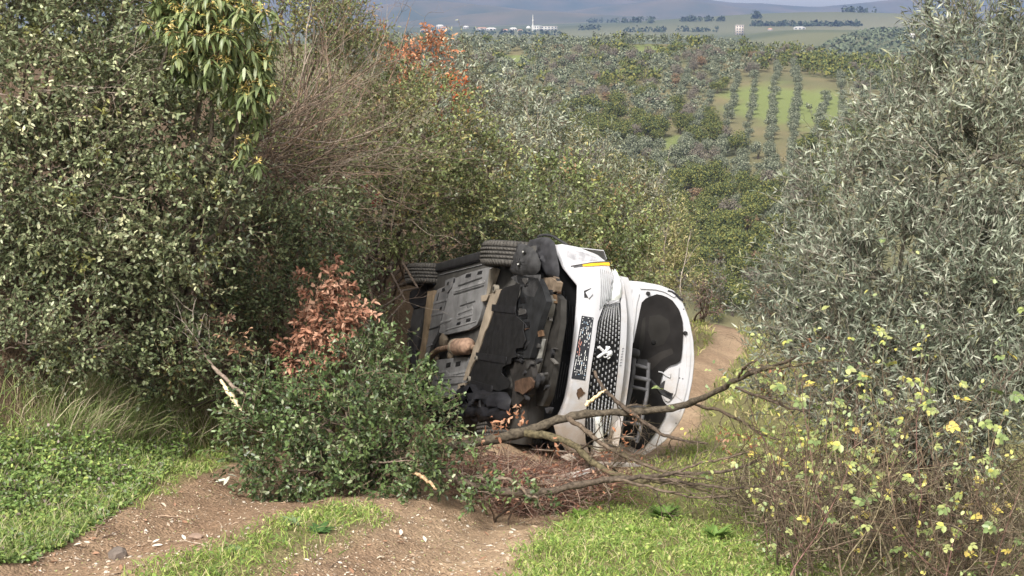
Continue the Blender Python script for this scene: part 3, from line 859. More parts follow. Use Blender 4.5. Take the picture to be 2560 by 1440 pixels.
wheel(-.03, -.80, .345, -1, .06); wheel(-2.73, -.80, .345, -1); wheel(0.0, .76, .42, 1, -.1); wheel(-2.70, .78, .36, 1)

# ---- underside
BLK = (.022, .022, .024); GRY = (.20, .20, .205); GRY2 = (.16, .16, .165); TAN = (.30, .25, .195)
g = Geo(); g.box((-1.35, 0, .31), (1.95, .83, .05), (.05, .048, .045)); part(g, "floor_pan", M_DIRTY)
g = Geo(); g.box((.42, 0, .36), (.30, .70, .05), (.03, .03, .03)); part(g, "engine_floor", M_DIRTY)
def zslab(name, pts, z, th, col, mat, crop=True, bev=.006, label=None):
    P = poly_z([cr_(*a) if crop else a for a in pts], z)
    g = Geo(); g.slab(P, (0, 0, th), col); o = part(g, name, mat, label=label)
    if bev: bevel(o, bev)
    return o
# long floor panel on the upper side, in three pressed pieces
def panel(name, pts, z, ribs, holes, col):
    P = poly_z([cr_(*a) for a in pts], z)
    g = Geo(); g.slab(P, (0, 0, .035), col)
    o = part(g, name, M_DIRTY); bevel(o, .008)
    for r_ in ribs:
        a = onz(*cr_(r_[0], r_[1]), z - .006); b = onz(*cr_(r_[2], r_[3]), z - .006); w_ = r_[4] if len(r_) > 4 else .012
        d = nrm(b - a); n_ = np.array([-d[1], d[0], 0])
        gg = Geo(); gg.slab([a + n_ * w_, b + n_ * w_, b - n_ * w_, a - n_ * w_], (0, 0, .02), np.array(col) * (1.25 if len(r_) < 6 else .35))
        oo = part(gg, "rib", M_DIRTY, o); bevel(oo, .004)
    for h_ in holes:
        q = poly_z([cr_(h_[0] - h_[2], h_[1] - h_[3] + 3), cr_(h_[0] + h_[2], h_[1] - h_[3] - 3), cr_(h_[0] + h_[2] - 4, h_[1] + h_[3] - 3), cr_(h_[0] - h_[2] - 4, h_[1] + h_[3] + 3)], z - .004)
        gg = Geo(); gg.slab(q, (0, 0, .01), (.018, .018, .02)); part(gg, "recess", M_DIRTY, o)
    return o
panel("floor_cover", [(352, 352), (420, 322), (528, 290), (548, 290), (540, 372), (520, 470), (498, 560), (478, 612), (430, 640), (300, 668), (262, 655), (285, 560), (318, 440)], .215,
      [(350, 420, 520, 368), (345, 440, 515, 390, .006, 1), (380, 505, 465, 478, .005, 1), (415, 480, 425, 520, .004, 1), (370, 545, 450, 515), (365, 575, 450, 548), (368, 548, 362, 578), (452, 518, 446, 552), (372, 392, 505, 345, .006, 1), (300, 640, 470, 590, .007), (270, 600, 330, 580)],
      [(430, 335, 14, 9), (495, 318, 12, 9), (375, 605, 10, 8), (430, 585, 12, 9), (345, 365, 9, 12)], GRY)
panel("floor_cover", [(258, 412), (300, 395), (338, 385), (312, 450), (282, 560), (258, 655), (225, 720), (190, 830), (160, 850), (175, 740), (205, 600), (228, 480)], .222,
      [(232, 490, 305, 470), (215, 560, 290, 540), (200, 640, 265, 620, .007, 1), (185, 735, 222, 720), (262, 430, 250, 480, .008, 1)], [(290, 415, 8, 10), (275, 520, 6, 9)], GRY2)
panel("floor_cover", [(252, 810), (330, 800), (432, 792), (420, 860), (402, 935), (385, 1000), (360, 1030), (215, 1000), (228, 900)], .215,
      [(240, 882, 300, 872), (300, 872, 318, 892), (318, 892, 415, 870), (245, 905, 405, 895, .006), (225, 960, 395, 940, .007, 1), (240, 925, 330, 918, .006, 1), (225, 985, 370, 975)], [(318, 838, 12, 13), (372, 832, 13, 13)], (.22, .22, .225))
panel("floor_cover", [(300, 362), (345, 345), (335, 400), (310, 432), (296, 410)], .205, [], [(315, 380, 5, 9)], GRY2)
zslab("tunnel_shield", [(255, 690), (300, 668), (430, 640), (478, 615), (465, 700), (440, 790), (250, 810), (215, 830), (232, 740)], .265, .02, (.20, .165, .125), M_DIRTY)
# exhaust
g = Geo()
def ex(pts, r, z, col): return np.array([onz(*cr_(a, b), z) for a, b in pts])
g.tube(ex([(215, 800), (228, 775), (262, 752), (335, 735), (372, 738), (400, 735), (450, 742), (475, 740)], 1, .20, 0), [.028] * 8, (.25, .17, .12), 12)
ep = part(g, "exhaust_pipe", M_RUST, car, True)
g = Geo()
c0, c1 = onz(*cr_(358, 738), .185), onz(*cr_(428, 732), .185)
d = nrm(c1 - c0)
g.tube([c0 - d * .06, c0 - d * .03, c0, c0 + d * .02, c1 - d * .02, c1, c1 + d * .05], [.03, .06, .078, .08, .08, .072, .03], (.28, .185, .135), 20)
part(g, "silencer", M_RUST, car, True)
g = Geo(); g.tube([c0 + d * .0, c0 + d * .07], [.084, .084], (.27, .22, .165), 20); part(g, "heat_sleeve", M_RUST, car, True)
for q, (a, b, r_) in enumerate([(292, 700, .07), (330, 782, .05), (255, 800, .035)]):
    g = Geo(); c = onz(*cr_(a, b), .235); rr = np.random.default_rng(q)
    G = np.array([[c + r_ * np.array([1.7 * math.cos(t) * math.cos(f_), 1.2 * math.cos(t) * math.sin(f_), math.sin(t) * .6]) for f_ in np.linspace(0, 2 * math.pi, 11)] for t in np.linspace(-1.5, 1.5, 7)])
    g.grid(G, (.19, .155, .115)); part(g, "heat_shield_bulge", M_DIRTY, car, True)
zslab("front_subframe", [(555, 440), (585, 418), (612, 412), (600, 450), (565, 540), (540, 620), (520, 655), (500, 720), (476, 790), (445, 850), (430, 905), (412, 925), (400, 922), (418, 860), (440, 800), (458, 740), (480, 690), (505, 600), (528, 520)], .165, .06, TAN, M_DIRTY)
for a, b, r_ in [(578, 408, .035), (475, 800, .022), (432, 918, .028)]:
    g = Geo(); c = onz(*cr_(a, b), .16); g.tube([c + (0, 0, -.012), c + (0, 0, .03)], r_, (.2, .18, .15), 16); g.tube([c + (0, 0, -.016), c + (0, 0, .0)], r_ * .5, (.02, .02, .02), 12); part(g, "subframe_bush", M_DIRTY)
zslab("subframe_bracket", [(500, 448), (545, 440), (530, 475), (502, 482)], .19, .03, TAN, M_DIRTY)
zslab("subframe_bracket", [(372, 945), (408, 938), (402, 968), (366, 975)], .19, .03, TAN, M_DIRTY)
zslab("rear_crossmember", [(200, 425), (236, 418), (222, 490), (205, 600), (185, 720), (168, 830), (150, 890), (125, 900), (150, 800), (170, 690), (182, 560)], .20, .05, (.25, .19, .125), M_DIRTY)
zslab("side_rail", [(548, 300), (575, 288), (592, 300), (575, 350), (545, 440), (528, 470)], .205, .03, (.21, .185, .15), M_DIRTY)
# rear axle, springs and the darker pieces round it
for pts, col in [([(100, 430), (140, 395), (190, 390), (198, 430), (185, 500), (120, 520), (95, 480)], (.03, .03, .034)), ([(120, 530), (175, 515), (160, 620), (140, 760), (100, 730), (105, 600)], (.05, .05, .052)),
                 ([(88, 640), (112, 620), (125, 740), (135, 850), (110, 840), (85, 720)], (.035, .035, .04))]:
    zslab("rear_axle_guard", pts, .24, .05, col, M_DIRTY)
g = Geo(); g.tube([(-2.70, -.7, .34), (-2.62, -.3, .27), (-2.62, .3, .27), (-2.70, .7, .36)], .045, (.03, .03, .033), 10); part(g, "rear_axle", M_METAL, car, True)
for s in (-1, 1):
    g = Geo(); t = np.linspace(0, 5 * 2 * math.pi, 60)
    g.tube(np.stack([-2.55 + .06 * np.cos(t), s * .52 + .06 * np.sin(t), .28 + .2 * t / t[-1]], 1), .009, (.03, .03, .05), 6); part(g, "spring", M_METAL, car, True)
# front undertray with torn edge
rt = np.random.default_rng(4)
edge = [(700, 385), (722, 380), (712, 430), (700, 470), (692, 520), (695, 560), (740, 600), (735, 640), (748, 690), (735, 740), (700, 745), (690, 760), (700, 790), (672, 800), (668, 830), (640, 838), (622, 850), (612, 880), (632, 905), (650, 912), (668, 935), (655, 965)]
zslab("undertray", [(607, 420), (640, 400)] + edge + [(600, 985), (560, 975), (500, 950), (462, 935), (440, 938), (425, 925), (450, 860), (482, 790), (505, 725), (525, 660), (545, 622), (570, 545), (600, 460)], .17, .008, (.013, .013, .014), M_PLASTIC, bev=0)
for a, b, c, d in [(560, 515, 690, 528), (470, 785, 640, 812), (440, 940, 560, 975)]:
    A, B = onz(*cr_(a, b), .163), onz(*cr_(c, d), .163); dd = nrm(B - A); n_ = np.array([-dd[1], dd[0], 0])
    g = Geo(); g.slab([A + n_ * .03, B + n_ * .03, B - n_ * .03, A - n_ * .03], (0, 0, .012), (.016, .016, .018)); part(g, "crease", M_PLASTIC)
# lower radiator carrier: clips, louvres and broken pieces
zslab("radiator_carrier", [(700, 330), (820, 350), (845, 400), (870, 480), (830, 600), (800, 720), (775, 800), (700, 800), (690, 760), (735, 720), (745, 620), (690, 560), (680, 520), (720, 450), (730, 390), (705, 370)], .20, .05, (.019, .02, .022), M_PLASTIC)
zslab("radiator_carrier", [(690, 800), (775, 800), (790, 900), (770, 1000), (700, 1070), (672, 1060), (680, 960), (670, 900), (660, 850)], .21, .05, (.024, .022, .021), M_PLASTIC)
for a, b in [(735, 472), (718, 527), (745, 560), (760, 610)]:
    q = poly_z([cr_(a - 16, b - 14), cr_(a + 16, b - 16), cr_(a + 12, b + 16), cr_(a - 18, b + 18)], .194)
    g = Geo(); g.slab(q, (0, 0, .01), (.006, .006, .007)); part(g, "clip_hole", M_PLASTIC)
for k, b in enumerate(range(600, 800, 22)):
    q = poly_z([cr_(672 + (k % 2) * 5, b), cr_(735, b + 14), cr_(733, b + 22), cr_(668, b + 9)], .192)
    g = Geo(); g.slab(q, (0, 0, .012), (.010, .010, .011)); part(g, "louvre", M_PLASTIC)
for k in range(46):
    a = rt.uniform(690, 930); b = rt.uniform(360, 1090)
    if a > 900 - (b - 360) * .06 + 30: continue
    s_ = rt.uniform(8, 26); z = .2 + max(0, (a - 760)) / 200 * .16 - .01
    n = rt.integers(4, 7); an = np.sort(rt.uniform(0, 6.28, n))
    q = poly_z([cr_(a + s_ * .8 * math.cos(t), b + s_ * 1.2 * math.sin(t)) for t in an], z)
    g = Geo(); c = [(.03, .03, .033), (.05, .048, .047), (.13, .10, .075), (.02, .02, .022), (.10, .06, .04), (.09, .085, .08)][rt.choice(6, p=[.3, .2, .14, .22, .06, .08])]
    g.slab(q, (0, rt.uniform(-.01, .01), .03), c); part(g, "broken_fragment", M_DIRTY)
zslab("mud_patch", [(690, 930), (735, 912), (775, 905), (792, 930), (785, 965), (760, 985), (735, 1005), (712, 990), (690, 985)], .185, .02, (.07, .042, .028), M_RUST)
zslab("mud_patch", [(818, 650), (840, 640), (846, 675), (822, 680)], .20, .02, (.10, .06, .035), M_RUST)
# condenser, its fins and the bent aluminium tank
def strip3(pa, pb, w_, z0, z1): pass
cond = np.array([onz(*cr_(a, b), .25) for a, b in [(838, 490), (858, 495), (848, 580), (826, 690), (800, 800), (780, 890), (765, 885), (785, 790), (808, 680), (828, 570)]])
g = Geo(); g.slab(cond, (0, 0, .05), (.075, .072, .07)); co = part(g, "condenser", M_METAL)
for k in range(34):
    t = k / 33; a = onz(*cr_(842 - 66 * t ** 1.15, 505 + 375 * t), .246); b = onz(*cr_(855 - 66 * t ** 1.15, 507 + 375 * t), .246)
    g = Geo(); g.sticks(a[None], b[None], .0035, .0035, (.14, .14, .14)); part(g, "fin", M_METAL, co)
bar = [(862, 520), (882, 440), (892, 470), (876, 560), (852, 650), (835, 740), (815, 830), (800, 890), (778, 888), (795, 800), (815, 720), (838, 620)]
zslab("bumper_beam", bar, .27, .05, (.21, .20, .18), M_METAL, label="bent dusty aluminium crash beam")
zslab("bumper_beam_end", [(832, 690), (846, 690), (822, 800), (800, 880), (782, 884), (805, 790)], .262, .03, (.55, .55, .52), M_METAL, label="pale scraped end of the crash beam")
zslab("rust_bracket", [(832, 350), (895, 345), (930, 372), (918, 425), (880, 430), (858, 400), (838, 385)], .30, .05, (.17, .13, .095), M_RUST, label="tan and rusty torn bracket")
zslab("rust_bracket", [(872, 455), (908, 440), (912, 490), (880, 500)], .30, .04, (.11, .07, .04), M_RUST)
zslab("lower_grille_panel", [(905, 420), (950, 470), (948, 600), (925, 740), (905, 880), (880, 1010), (850, 1070), (800, 1065), (800, 980), (835, 880), (850, 780), (880, 640), (895, 520)], .33, .05, (.03, .028, .026), M_PLASTIC)
# black air intake behind the loosened bumper
g = Geo()
for x in (.62,):
    q = np.array([onx(*cr_(a, b), .66) for a, b in [(930, 180), (1050, 400), (1045, 560), (1020, 800), (990, 1000), (930, 1130), (780, 1190), (790, 1060), (880, 900), (920, 660), (950, 480), (940, 330)]])
    g.slab(q, (-.04, 0, 0), (.008, .008, .009))
part(g, "air_intake", M_PLASTIC)
for k in range(7):
    a = onx(*cr_(900 + k * 14, 1060 - k * 14), .70); b = onx(*cr_(935 + k * 13, 800 + 10 * k), .70)
    g = Geo(); g.sticks(a[None], b[None], .004, .004, (.05, .05, .053)); part(g, "intake_slat", M_PLASTIC)
for k in range(4):
    a = onx(*cr_(965 + k * 17, 420 + 30 * k), .71); b = onx(*cr_(985 + k * 10, 760), .71)
    g = Geo(); g.sticks(a[None], b[None], .006, .005, (.02, .02, .022)); part(g, "intake_slat", M_PLASTIC)
g = Geo(); g.box((.30, 0, .68), (.28, .66, .26), (.014, .014, .015)); o = part(g, "engine", M_PLASTIC); bevel(o, .03)
# wheel-arch liners
def dome(name, outline, z_edge, bulge, col, seed, noise=.02, n=9, mat=None):
    rr = np.random.default_rng(seed); O_ = poly_z([cr_(*a) for a in outline], z_edge)
    t = np.linspace(0, 1, len(O_) + 1); m = 26; ti = np.linspace(0, 1, m + 1)
    Oc = np.concatenate([O_, O_[:1]]); R_ = np.stack([np.interp(ti, t, Oc[:, k]) for k in range(3)], 1)
    c = O_.mean(0); rows = []
    for s_ in np.linspace(1, 0, n):
        P = c + (R_ - c) * s_; P[:, 2] -= bulge * (1 - s_ ** 2) ** .6
        d_ = rr.normal(size=(m + 1, 3)) * noise * math.sqrt(1 - s_ * .5); d_[-1] = d_[0]
        rows.append(P + d_ * (1 if s_ < 1 else .3))
    g = Geo(); g.grid(np.array(rows), col); return part(g, name, mat or M_PLASTIC, car, noise < .012)
dome("arch_liner", [(718, 150), (770, 165), (815, 205), (838, 265), (832, 310), (790, 340), (735, 345), (690, 335), (660, 308), (672, 260), (700, 200)], .22, .05, (.04, .04, .042), 1, .004)
dome("arch_liner", [(775, 135), (830, 118), (880, 118), (915, 150), (935, 250), (945, 345), (890, 350), (850, 335), (842, 262), (818, 200), (768, 160)], .34, .06, (.032, .032, .036), 2, .008)
dome("arch_liner", [(398, 965), (440, 942), (500, 955), (560, 985), (640, 985), (668, 1030), (672, 1100), (640, 1170), (560, 1200), (470, 1200), (405, 1150), (372, 1090)], .20, .16, (.014, .014, .017), 3, .028)
dome("arch_liner", [(372, 990), (420, 960), (455, 1010), (450, 1100), (420, 1180), (385, 1170), (362, 1080)], .18, .08, (.05, .042, .036), 5, .02)
for a, b in [(742, 202), (714, 272)]:
    c = onz(*cr_(a, b), .165); g = Geo(); g.box(c, (.018, .016, .006), (.02, .02, .02)); g.tube([c + (0, 0, -.014), c], .008, (.45, .45, .43), 8); part(g, "liner_bolt", M_PLASTIC)
zslab("arch_flap", [(690, 335), (830, 330), (822, 400), (800, 455), (770, 452), (735, 430), (712, 385), (668, 345)], .20, .012, (.06, .06, .063), M_PLASTIC)
g = Geo(); g.tube(np.array([onx(1345, 592, .12), onx(1352, 588, .16), onx(1368, 587, .22), onx(1385, 592, .3), onx(1408, 606, .35), onx(1430, 620, .4)]), .012, (.03, .03, .032), 8); part(g, "arch_trim", M_PLASTIC, car, True)

# ---- front end: bumper skin, grille, lamps
def loft(A, B, n, m, surf, bow=None):
    def rs(P, n):
        P = np.array(P, float); L_ = np.concatenate([[0], np.cumsum(np.linalg.norm(np.diff(P, axis=0), axis=1))]); t = np.linspace(0, L_[-1], n)
        return np.stack([np.interp(t, L_, P[:, 0]), np.interp(t, L_, P[:, 1])], 1)
    a, b = rs(A, n), rs(B, n)
    return np.array([[surf(*(a[i] * (1 - t) + b[i] * t)) for t in np.linspace(0, 1, m)] for i in range(n)])
inL = [(1393, 612), (1398, 640), (1410, 668), (1432, 695), (1447, 713), (1446, 745), (1442, 800), (1434, 870), (1424, 950), (1414, 1000), (1402, 1030), (1388, 1062), (1400, 1105), (1430, 1130)]
inR = [(1404, 610), (1442, 617), (1492, 636), (1520, 658), (1533, 690), (1524, 730), (1509, 765), (1494, 805), (1487, 860), (1478, 915), (1468, 1000), (1462, 1060), (1464, 1105), (1474, 1132)]
# explicit matching of both edges, row by row
def loft_rows(A, B, n, m, surf):
    t0 = np.linspace(0, 1, len(A)); t = np.linspace(0, 1, n)
    a = np.stack([np.interp(t, t0, [q[k] for q in A]) for k in (0, 1)], 1); b = np.stack([np.interp(t, t0, [q[k] for q in B]) for k in (0, 1)], 1)
    return np.array([[surf(*(a[i] * (1 - s_) + b[i] * s_)) for s_ in np.linspace(0, 1, m)] for i in range(n)])
G = loft_rows(inL, inR, 70, 14, fascia)
lip = G.copy(); lip[:, 0, 0] -= .035; lip[:, 1, 0] -= .006
g = Geo(); g.shell(lip, np.array([-.012, 0, 0]), (.78, .79, .8)); bumper = part(g, "bumper", M_PAINT, car, True)
# upper strip between grille and bonnet, carrying the lettering
suL = [(1548, 690), (1554, 720), (1552, 750), (1553, 790), (1551, 850), (1545, 930), (1537, 1000), (1528, 1060), (1520, 1110)]
suR = [(1552, 690), (1560, 712), (1564, 745), (1568, 790), (1566, 850), (1560, 930), (1551, 1000), (1541, 1060), (1533, 1112)]
g = Geo(); g.shell(loft_rows(suL, suR, 40, 5, lambda a, b: fascia(a, b, -.03)), np.array([-.03, 0, 0]), (.78, .79, .8)); strip_o = part(g, "front_panel", M_PAINT, car, True)
g = Geo(); g.shell(loft_rows([(a - 1, b) for a, b in suR], [(a + 18 - .012 * (b - 690), b + 4) for a, b in suR], 40, 4, lambda a, b: onx(a, b, .74)), np.array([-.03, 0, 0]), (.72, .73, .75)); part(g, "slam_panel", M_PAINT, car, True)
rl = np.random.default_rng(12)
for k in range(7):                                                          # worn lettering on the strip
    c = fascia(1556 - k * 1.1, 870 + k * 7, -.028); u = nrm(fascia(1555, 900, -.028) - fascia(1556, 870, -.028)); v = np.array([0, 0, 1.0])
    g = Geo()
    g.slab([c, c + u * .012, c + u * .012 + v * .004, c + v * .004], (.002, 0, 0), (.12, .12, .13)); g.slab([c + u * .0, c + u * .004, c + u * .004 + v * .016, c + v * .016], (.002, 0, 0), (.12, .12, .13))
    part(g, "letter", M_PRINT, strip_o)
# grille
grL = [(1512, 762), (1496, 800), (1488, 850), (1479, 910), (1468, 1000), (1464, 1050), (1466, 1090)]
grR = [(1547, 757), (1552, 790), (1551, 850), (1545, 930), (1537, 1000), (1530, 1050), (1524, 1085)]
g = Geo(); g.shell(loft_rows([(a - 4, b) for a, b in grL], [(a + 3, b) for a, b in grR], 40, 8, lambda a, b: fascia(a, b, -.035)), np.array([-.02, 0, 0]), (.008, .008, .009)); grille = part(g, "grille", M_PLASTIC, car, True)
dash = Geo(); dash.box((0, 0, 0), (.006, .5, .5), (.62, .63, .66)); dme = dash.mesh("dash_shape"); dme.materials.append(M_CHROME)
ebm = bmesh.new(); ebm.from_mesh(dme); ebm.free()
gl0 = np.array(grL, float); gr0 = np.array(grR, float); tt = np.linspace(0, 1, 7)
def gpt(t, s_): 
    a = np.array([np.interp(t, tt, gl0[:, k]) for k in (0, 1)]); b = np.array([np.interp(t, tt, gr0[:, k]) for k in (0, 1)])
    return a * (1 - s_) + b * s_
for i in range(8):
    for j in range(31):
        s_ = (i + .5) / 8; t = (j + (.5 if i % 2 else 0) + .3) / 31
        q = gpt(t, s_)
        if 858 < q[1] < 900 and 1490 < q[0] < 1536: continue
        c = fascia(q[0], q[1], -.030)
        o = bpy.data.objects.new("chrome_dash", dme); COL.objects.link(o); o.parent = grille
        e = abs(t - .42) * 2
        yaw = math.atan2(1.0, 0) - math.pi / 2
        o.location = c
        dy = fascia(q[0], q[1] + 8, -.03) - fascia(q[0], q[1] - 8, -.03)
        o.rotation_euler = (math.atan2(dy[2], dy[1]), 0, -math.atan2(dy[0], dy[1]))
        o.scale = (1, .018 + .030 * min(1, e), .0065 + .004 * min(1, e))
# slats that run from the grille into the bumper skin
for k in range(7):
    s_ = k / 6
    A_ = (1501 + 31 * s_, 672 + 10 * s_); B_ = (1496 + 26 * s_ + 3, 775 - 26 * s_)
    mids = [(A_[0] * (1 - t) + B_[0] * t + 3 * math.sin(t * 3.1), A_[1] * (1 - t) + B_[1] * t) for t in np.linspace(0, 1, 9)]
    g = Geo(); pts = np.array([fascia(a, b, .003) for a, b in mids]); g.tube(pts, np.linspace(.002, .0048, 9), (.20, .21, .22), 6); part(g, "slat", M_PLASTIC, bumper)
# lion emblem, in brushed silver strokes
def em(a, b, off=0.012): return fascia(1380 + a / 7.2, 780 + b / 7.2, off)
g = Geo()
for st_, w_ in [([(845, 625), (890, 670), (955, 725)], .0125), ([(985, 610), (988, 650), (975, 690)], .010), ([(1035, 632), (1000, 672), (950, 728)], .0125), ([(830, 812), (880, 775), (955, 730), (1000, 735)], .0135),
                ([(925, 790), (940, 812), (975, 815), (1000, 800)], .006), ([(1000, 835), (1020, 838), (1045, 815)], .006), ([(1050, 690), (1072, 720), (1072, 760), (1050, 790)], .008), ([(835, 620), (842, 650)], .012), ([(828, 790), (832, 822)], .012)]:
    g.tube(np.array([em(a, b) for a, b in st_]), w_, (.74, .75, .78), 8)
c = em(1025, 748); th = np.linspace(-math.pi / 2, math.pi / 2, 8)
g.grid(np.array([[c + .026 * np.array([.6 * math.sin(t), math.cos(t) * math.cos(f_), math.cos(t) * math.sin(f_)]) for f_ in np.linspace(0, 2 * math.pi, 13)] for t in th]), (.78, .79, .82))
part(g, "lion_emblem", M_CHROME, grille, True)
# number plate, its print scrambled as in the photograph
plc = [(1455, 789), (1484, 794), (1463, 951), (1429, 946)]
def plp(u, v, off=.006):
    a = np.array(plc, float); q = (a[0] * (1 - u) + a[1] * u) * (1 - v) + (a[3] * (1 - u) + a[2] * u) * v
    return fascia(q[0], q[1], off)
g = Geo(); g.shell(np.array([[plp(u, v) for u in np.linspace(0, 1, 4)] for v in np.linspace(0, 1, 14)]), np.array([-.006, 0, 0]), (.022, .024, .03)); plate = part(g, "number_plate", M_PRINT)
g = Geo(); rp = np.random.default_rng(8)
for iv in range(30):
    for iu in range(6):
        u, v = .10 + iu * .15 + rp.uniform(-.03, .03), .02 + iv * .032
        mid = .2 < v < .85
        if rp.random() < (.3 if mid else .4) or (.44 < v < .58 and .3 < u < .6): continue
        if mid: w_, h_ = .045, .012 + .026 * rp.random()
        else: w_, h_ = (.10, .008) if rp.random() < .5 else (.03, .028)
        c_ = (.62, .30, .25) if (u < .3 and .35 < v < .6) else ((.40, .55, .72) if rp.random() < .15 else (.70, .71, .72))
        u1, v1 = min(.97, u + w_), min(.985, v + h_)
        g.add([plp(u, v, .0085), plp(u1, v, .0085), plp(u1, v1, .0085), plp(u, v1, .0085)], [[0, 1, 2, 3]], c_)
part(g, "plate_print", M_PRINT, plate)
# fog vent, amber strip, towing-eye cover, mud
g = Geo(); g.shell(loft_rows([(1412, 629), (1428, 624), (1445, 626), (1470, 634), (1494, 645)], [(1420, 643), (1432, 650), (1450, 653), (1472, 652), (1492, 650)], 24, 5, lambda a, b: fascia(a, b, .003)), np.array([-.008, 0, 0]), (.40, .40, .43)); vent = part(g, "bumper_vent", M_PLASTIC, bumper)
for k in range(22):
    a = 1418 + k * 3.3; yt = np.interp(a, [1412, 1428, 1445, 1470, 1494], [629, 624, 626, 634, 645]) + 1; yb = np.interp(a, [1420, 1432, 1450, 1472, 1492], [643, 650, 653, 652, 650]) - 1
    g = Geo(); g.sticks(fascia(a, yt, .005)[None], fascia(a + 2, max(yb, yt + 1), .005)[None], .0022, .0022, (.26, .26, .28)); part(g, "vent_rib", M_PLASTIC, vent)
g = Geo(); g.shell(loft_rows([(1456, 661), (1480, 657), (1505, 655), (1523, 656)], [(1458, 666), (1480, 665), (1505, 663), (1525, 664)], 14, 3, lambda a, b: fascia(a, b, .008)), np.array([-.01, 0, 0]), (.85, .48, .03)); part(g, "indicator", M_AMBER, bumper, label="amber side indicator strip")
g = Geo(); g.shell(loft_rows([(1434, 667), (1445, 661), (1456, 660)], [(1436, 669), (1446, 667), (1457, 666)], 8, 3, lambda a, b: fascia(a, b, .006)), np.array([-.008, 0, 0]), (.10, .10, .11)); part(g, "indicator_frame", M_PLASTIC, bumper)
g = Geo(); g.shell(loft_rows([(1428, 664), (1480, 655), (1528, 652)], [(1428, 666), (1480, 657.5), (1530, 655)], 14, 2, lambda a, b: fascia(a, b, .009)), np.array([-.01, 0, 0]), (.06, .05, .05)); part(g, "indicator_frame", M_PLASTIC, bumper)
g = Geo(); g.slab(np.array([fascia(a, b, .004) for a, b in [(1460, 727), (1478, 720), (1476, 744), (1461, 744)]]), (-.004, 0, 0), (.03, .03, .032)); part(g, "towing_eye_hole", M_PLASTIC, bumper)
g = Geo(); g.slab(np.array([fascia(a, b, .016) for a, b in [(1464, 731), (1478, 722), (1482, 735), (1472, 746)]]), (-.004, 0, 0), (.75, .76, .78)); part(g, "towing_eye_cover", M_PAINT, bumper)
rm = np.random.default_rng(3)
g = Geo(); g.slab(np.array([fascia(1450 + 9 * math.cos(t) * (1 + .25 * rm.normal()), 982 + 11 * math.sin(t) * (1 + .2 * rm.normal()), .006) for t in np.linspace(0, 6.0, 13)]), (-.008, 0, 0), (.075, .045, .028)); part(g, "mud_splash", M_RUST, bumper)
# headlamps
def lamp(A, B, off, dn):
    G = loft_rows(A, B, 14, 7, lambda a, b: fascia(a, b, off))
    s_ = np.linspace(-1, 1, 7); r_ = np.linspace(-1, 1, 14)
    G[:, :, 0] += dn * (1 - s_[None] ** 2) * (1 - r_[:, None] ** 2)
    g = Geo(); g.shell(G, np.array([-.006, 0, 0]), (1, 1, 1)); h = part(g, "headlight", M_LENS, car, True)
    g = Geo(); g.shell(G + np.array([-.05, 0, 0]), np.array([-.02, 0, 0]), (.66, .68, .68)); part(g, "reflector", M_CHROME, h, True)
    return h
lamp([(1537, 672), (1534, 690), (1530, 712), (1524, 732), (1522, 752)], [(1543, 680), (1551, 698), (1555, 720), (1553, 742), (1546, 750)], -.012, .03)
lamp([(1486, 1036), (1489, 1060), (1492, 1085), (1490, 1110), (1488, 1140)], [(1503, 1040), (1506, 1065), (1509, 1090), (1512, 1115), (1503, 1142)], .012, .05)
g = Geo(); g.tube(np.array([fascia(a, b, -.006) for a, b in [(1546, 752), (1522, 760), (1521, 750), (1521, 735), (1534, 705), (1534, 688)]]), .006, (.5, .51, .53), 6); part(g, "headlight_trim", M_PAINT, car, True)
# ---- bonnet standing open
hoodo = [(1500, 690), (1556, 703), (1600, 706), (1650, 715), (1684, 729), (1704, 754), (1722, 800), (1732, 850), (1735, 900), (1730, 950), (1720, 1000), (1700, 1052), (1665, 1098), (1622, 1132), (1598, 1139), (1560, 1120), (1478, 1105)]
def dense(P, n):
    P = np.array(P + P[:1], float); L_ = np.concatenate([[0], np.cumsum(np.linalg.norm(np.diff(P, axis=0), axis=1))]); t = np.linspace(0, L_[-1], n + 1)[:-1]
    return np.stack([np.interp(t, L_, P[:, 0]), np.interp(t, L_, P[:, 1])], 1)
H3 = np.array([onhood(a, b) for a, b in dense(hoodo, 90)]); hc = H3.mean(0)
g = Geo()
g.add(H3, np.arange(90)[None], (.78, .79, .8))
rows = [H3]
for k, s_ in enumerate([1.012, 1.01, .97, .8, .5, .2, .02]):
    rows.append(hc + (H3 - hc) * s_ - hood_n * [.004, .018, .034, .055, .075, .085, .088][k])
R_ = np.array(rows); R_ = np.concatenate([R_, R_[:, :1]], 1); g.grid(R_, (.78, .79, .8))
hood = part(g, "bonnet", M_PAINT, car, False, "bonnet standing open, inner side showing")
def hslab(name, pts, off, th, col, mat, smooth_n=0, bev=.004, parent=None):
    P = np.array([onhood(a, b, off + th) for a, b in (dense(pts, smooth_n) if smooth_n else pts)])
    g = Geo(); g.slab(P, -hood_n * th, col); o = part(g, name, mat, parent or hood)
    if bev: bevel(o, bev)
    return o
pad = [(1605, 756), (1617, 744), (1643, 735), (1664, 740), (1681, 751), (1697, 772), (1706, 798), (1708, 829), (1706, 870), (1703, 899), (1699, 907), (1671, 916), (1659, 927), (1650, 960), (1655, 1000), (1668, 1010), (1664, 1040), (1645, 1075), (1618, 1110), (1600, 1128), (1570, 1112), (1500, 1096), (1520, 900), (1560, 880), (1584, 860), (1592, 820), (1600, 780)]
hslab("insulation_pad", pad, .004, .018, (.016, .015, .015), M_FELT, 70, .006)
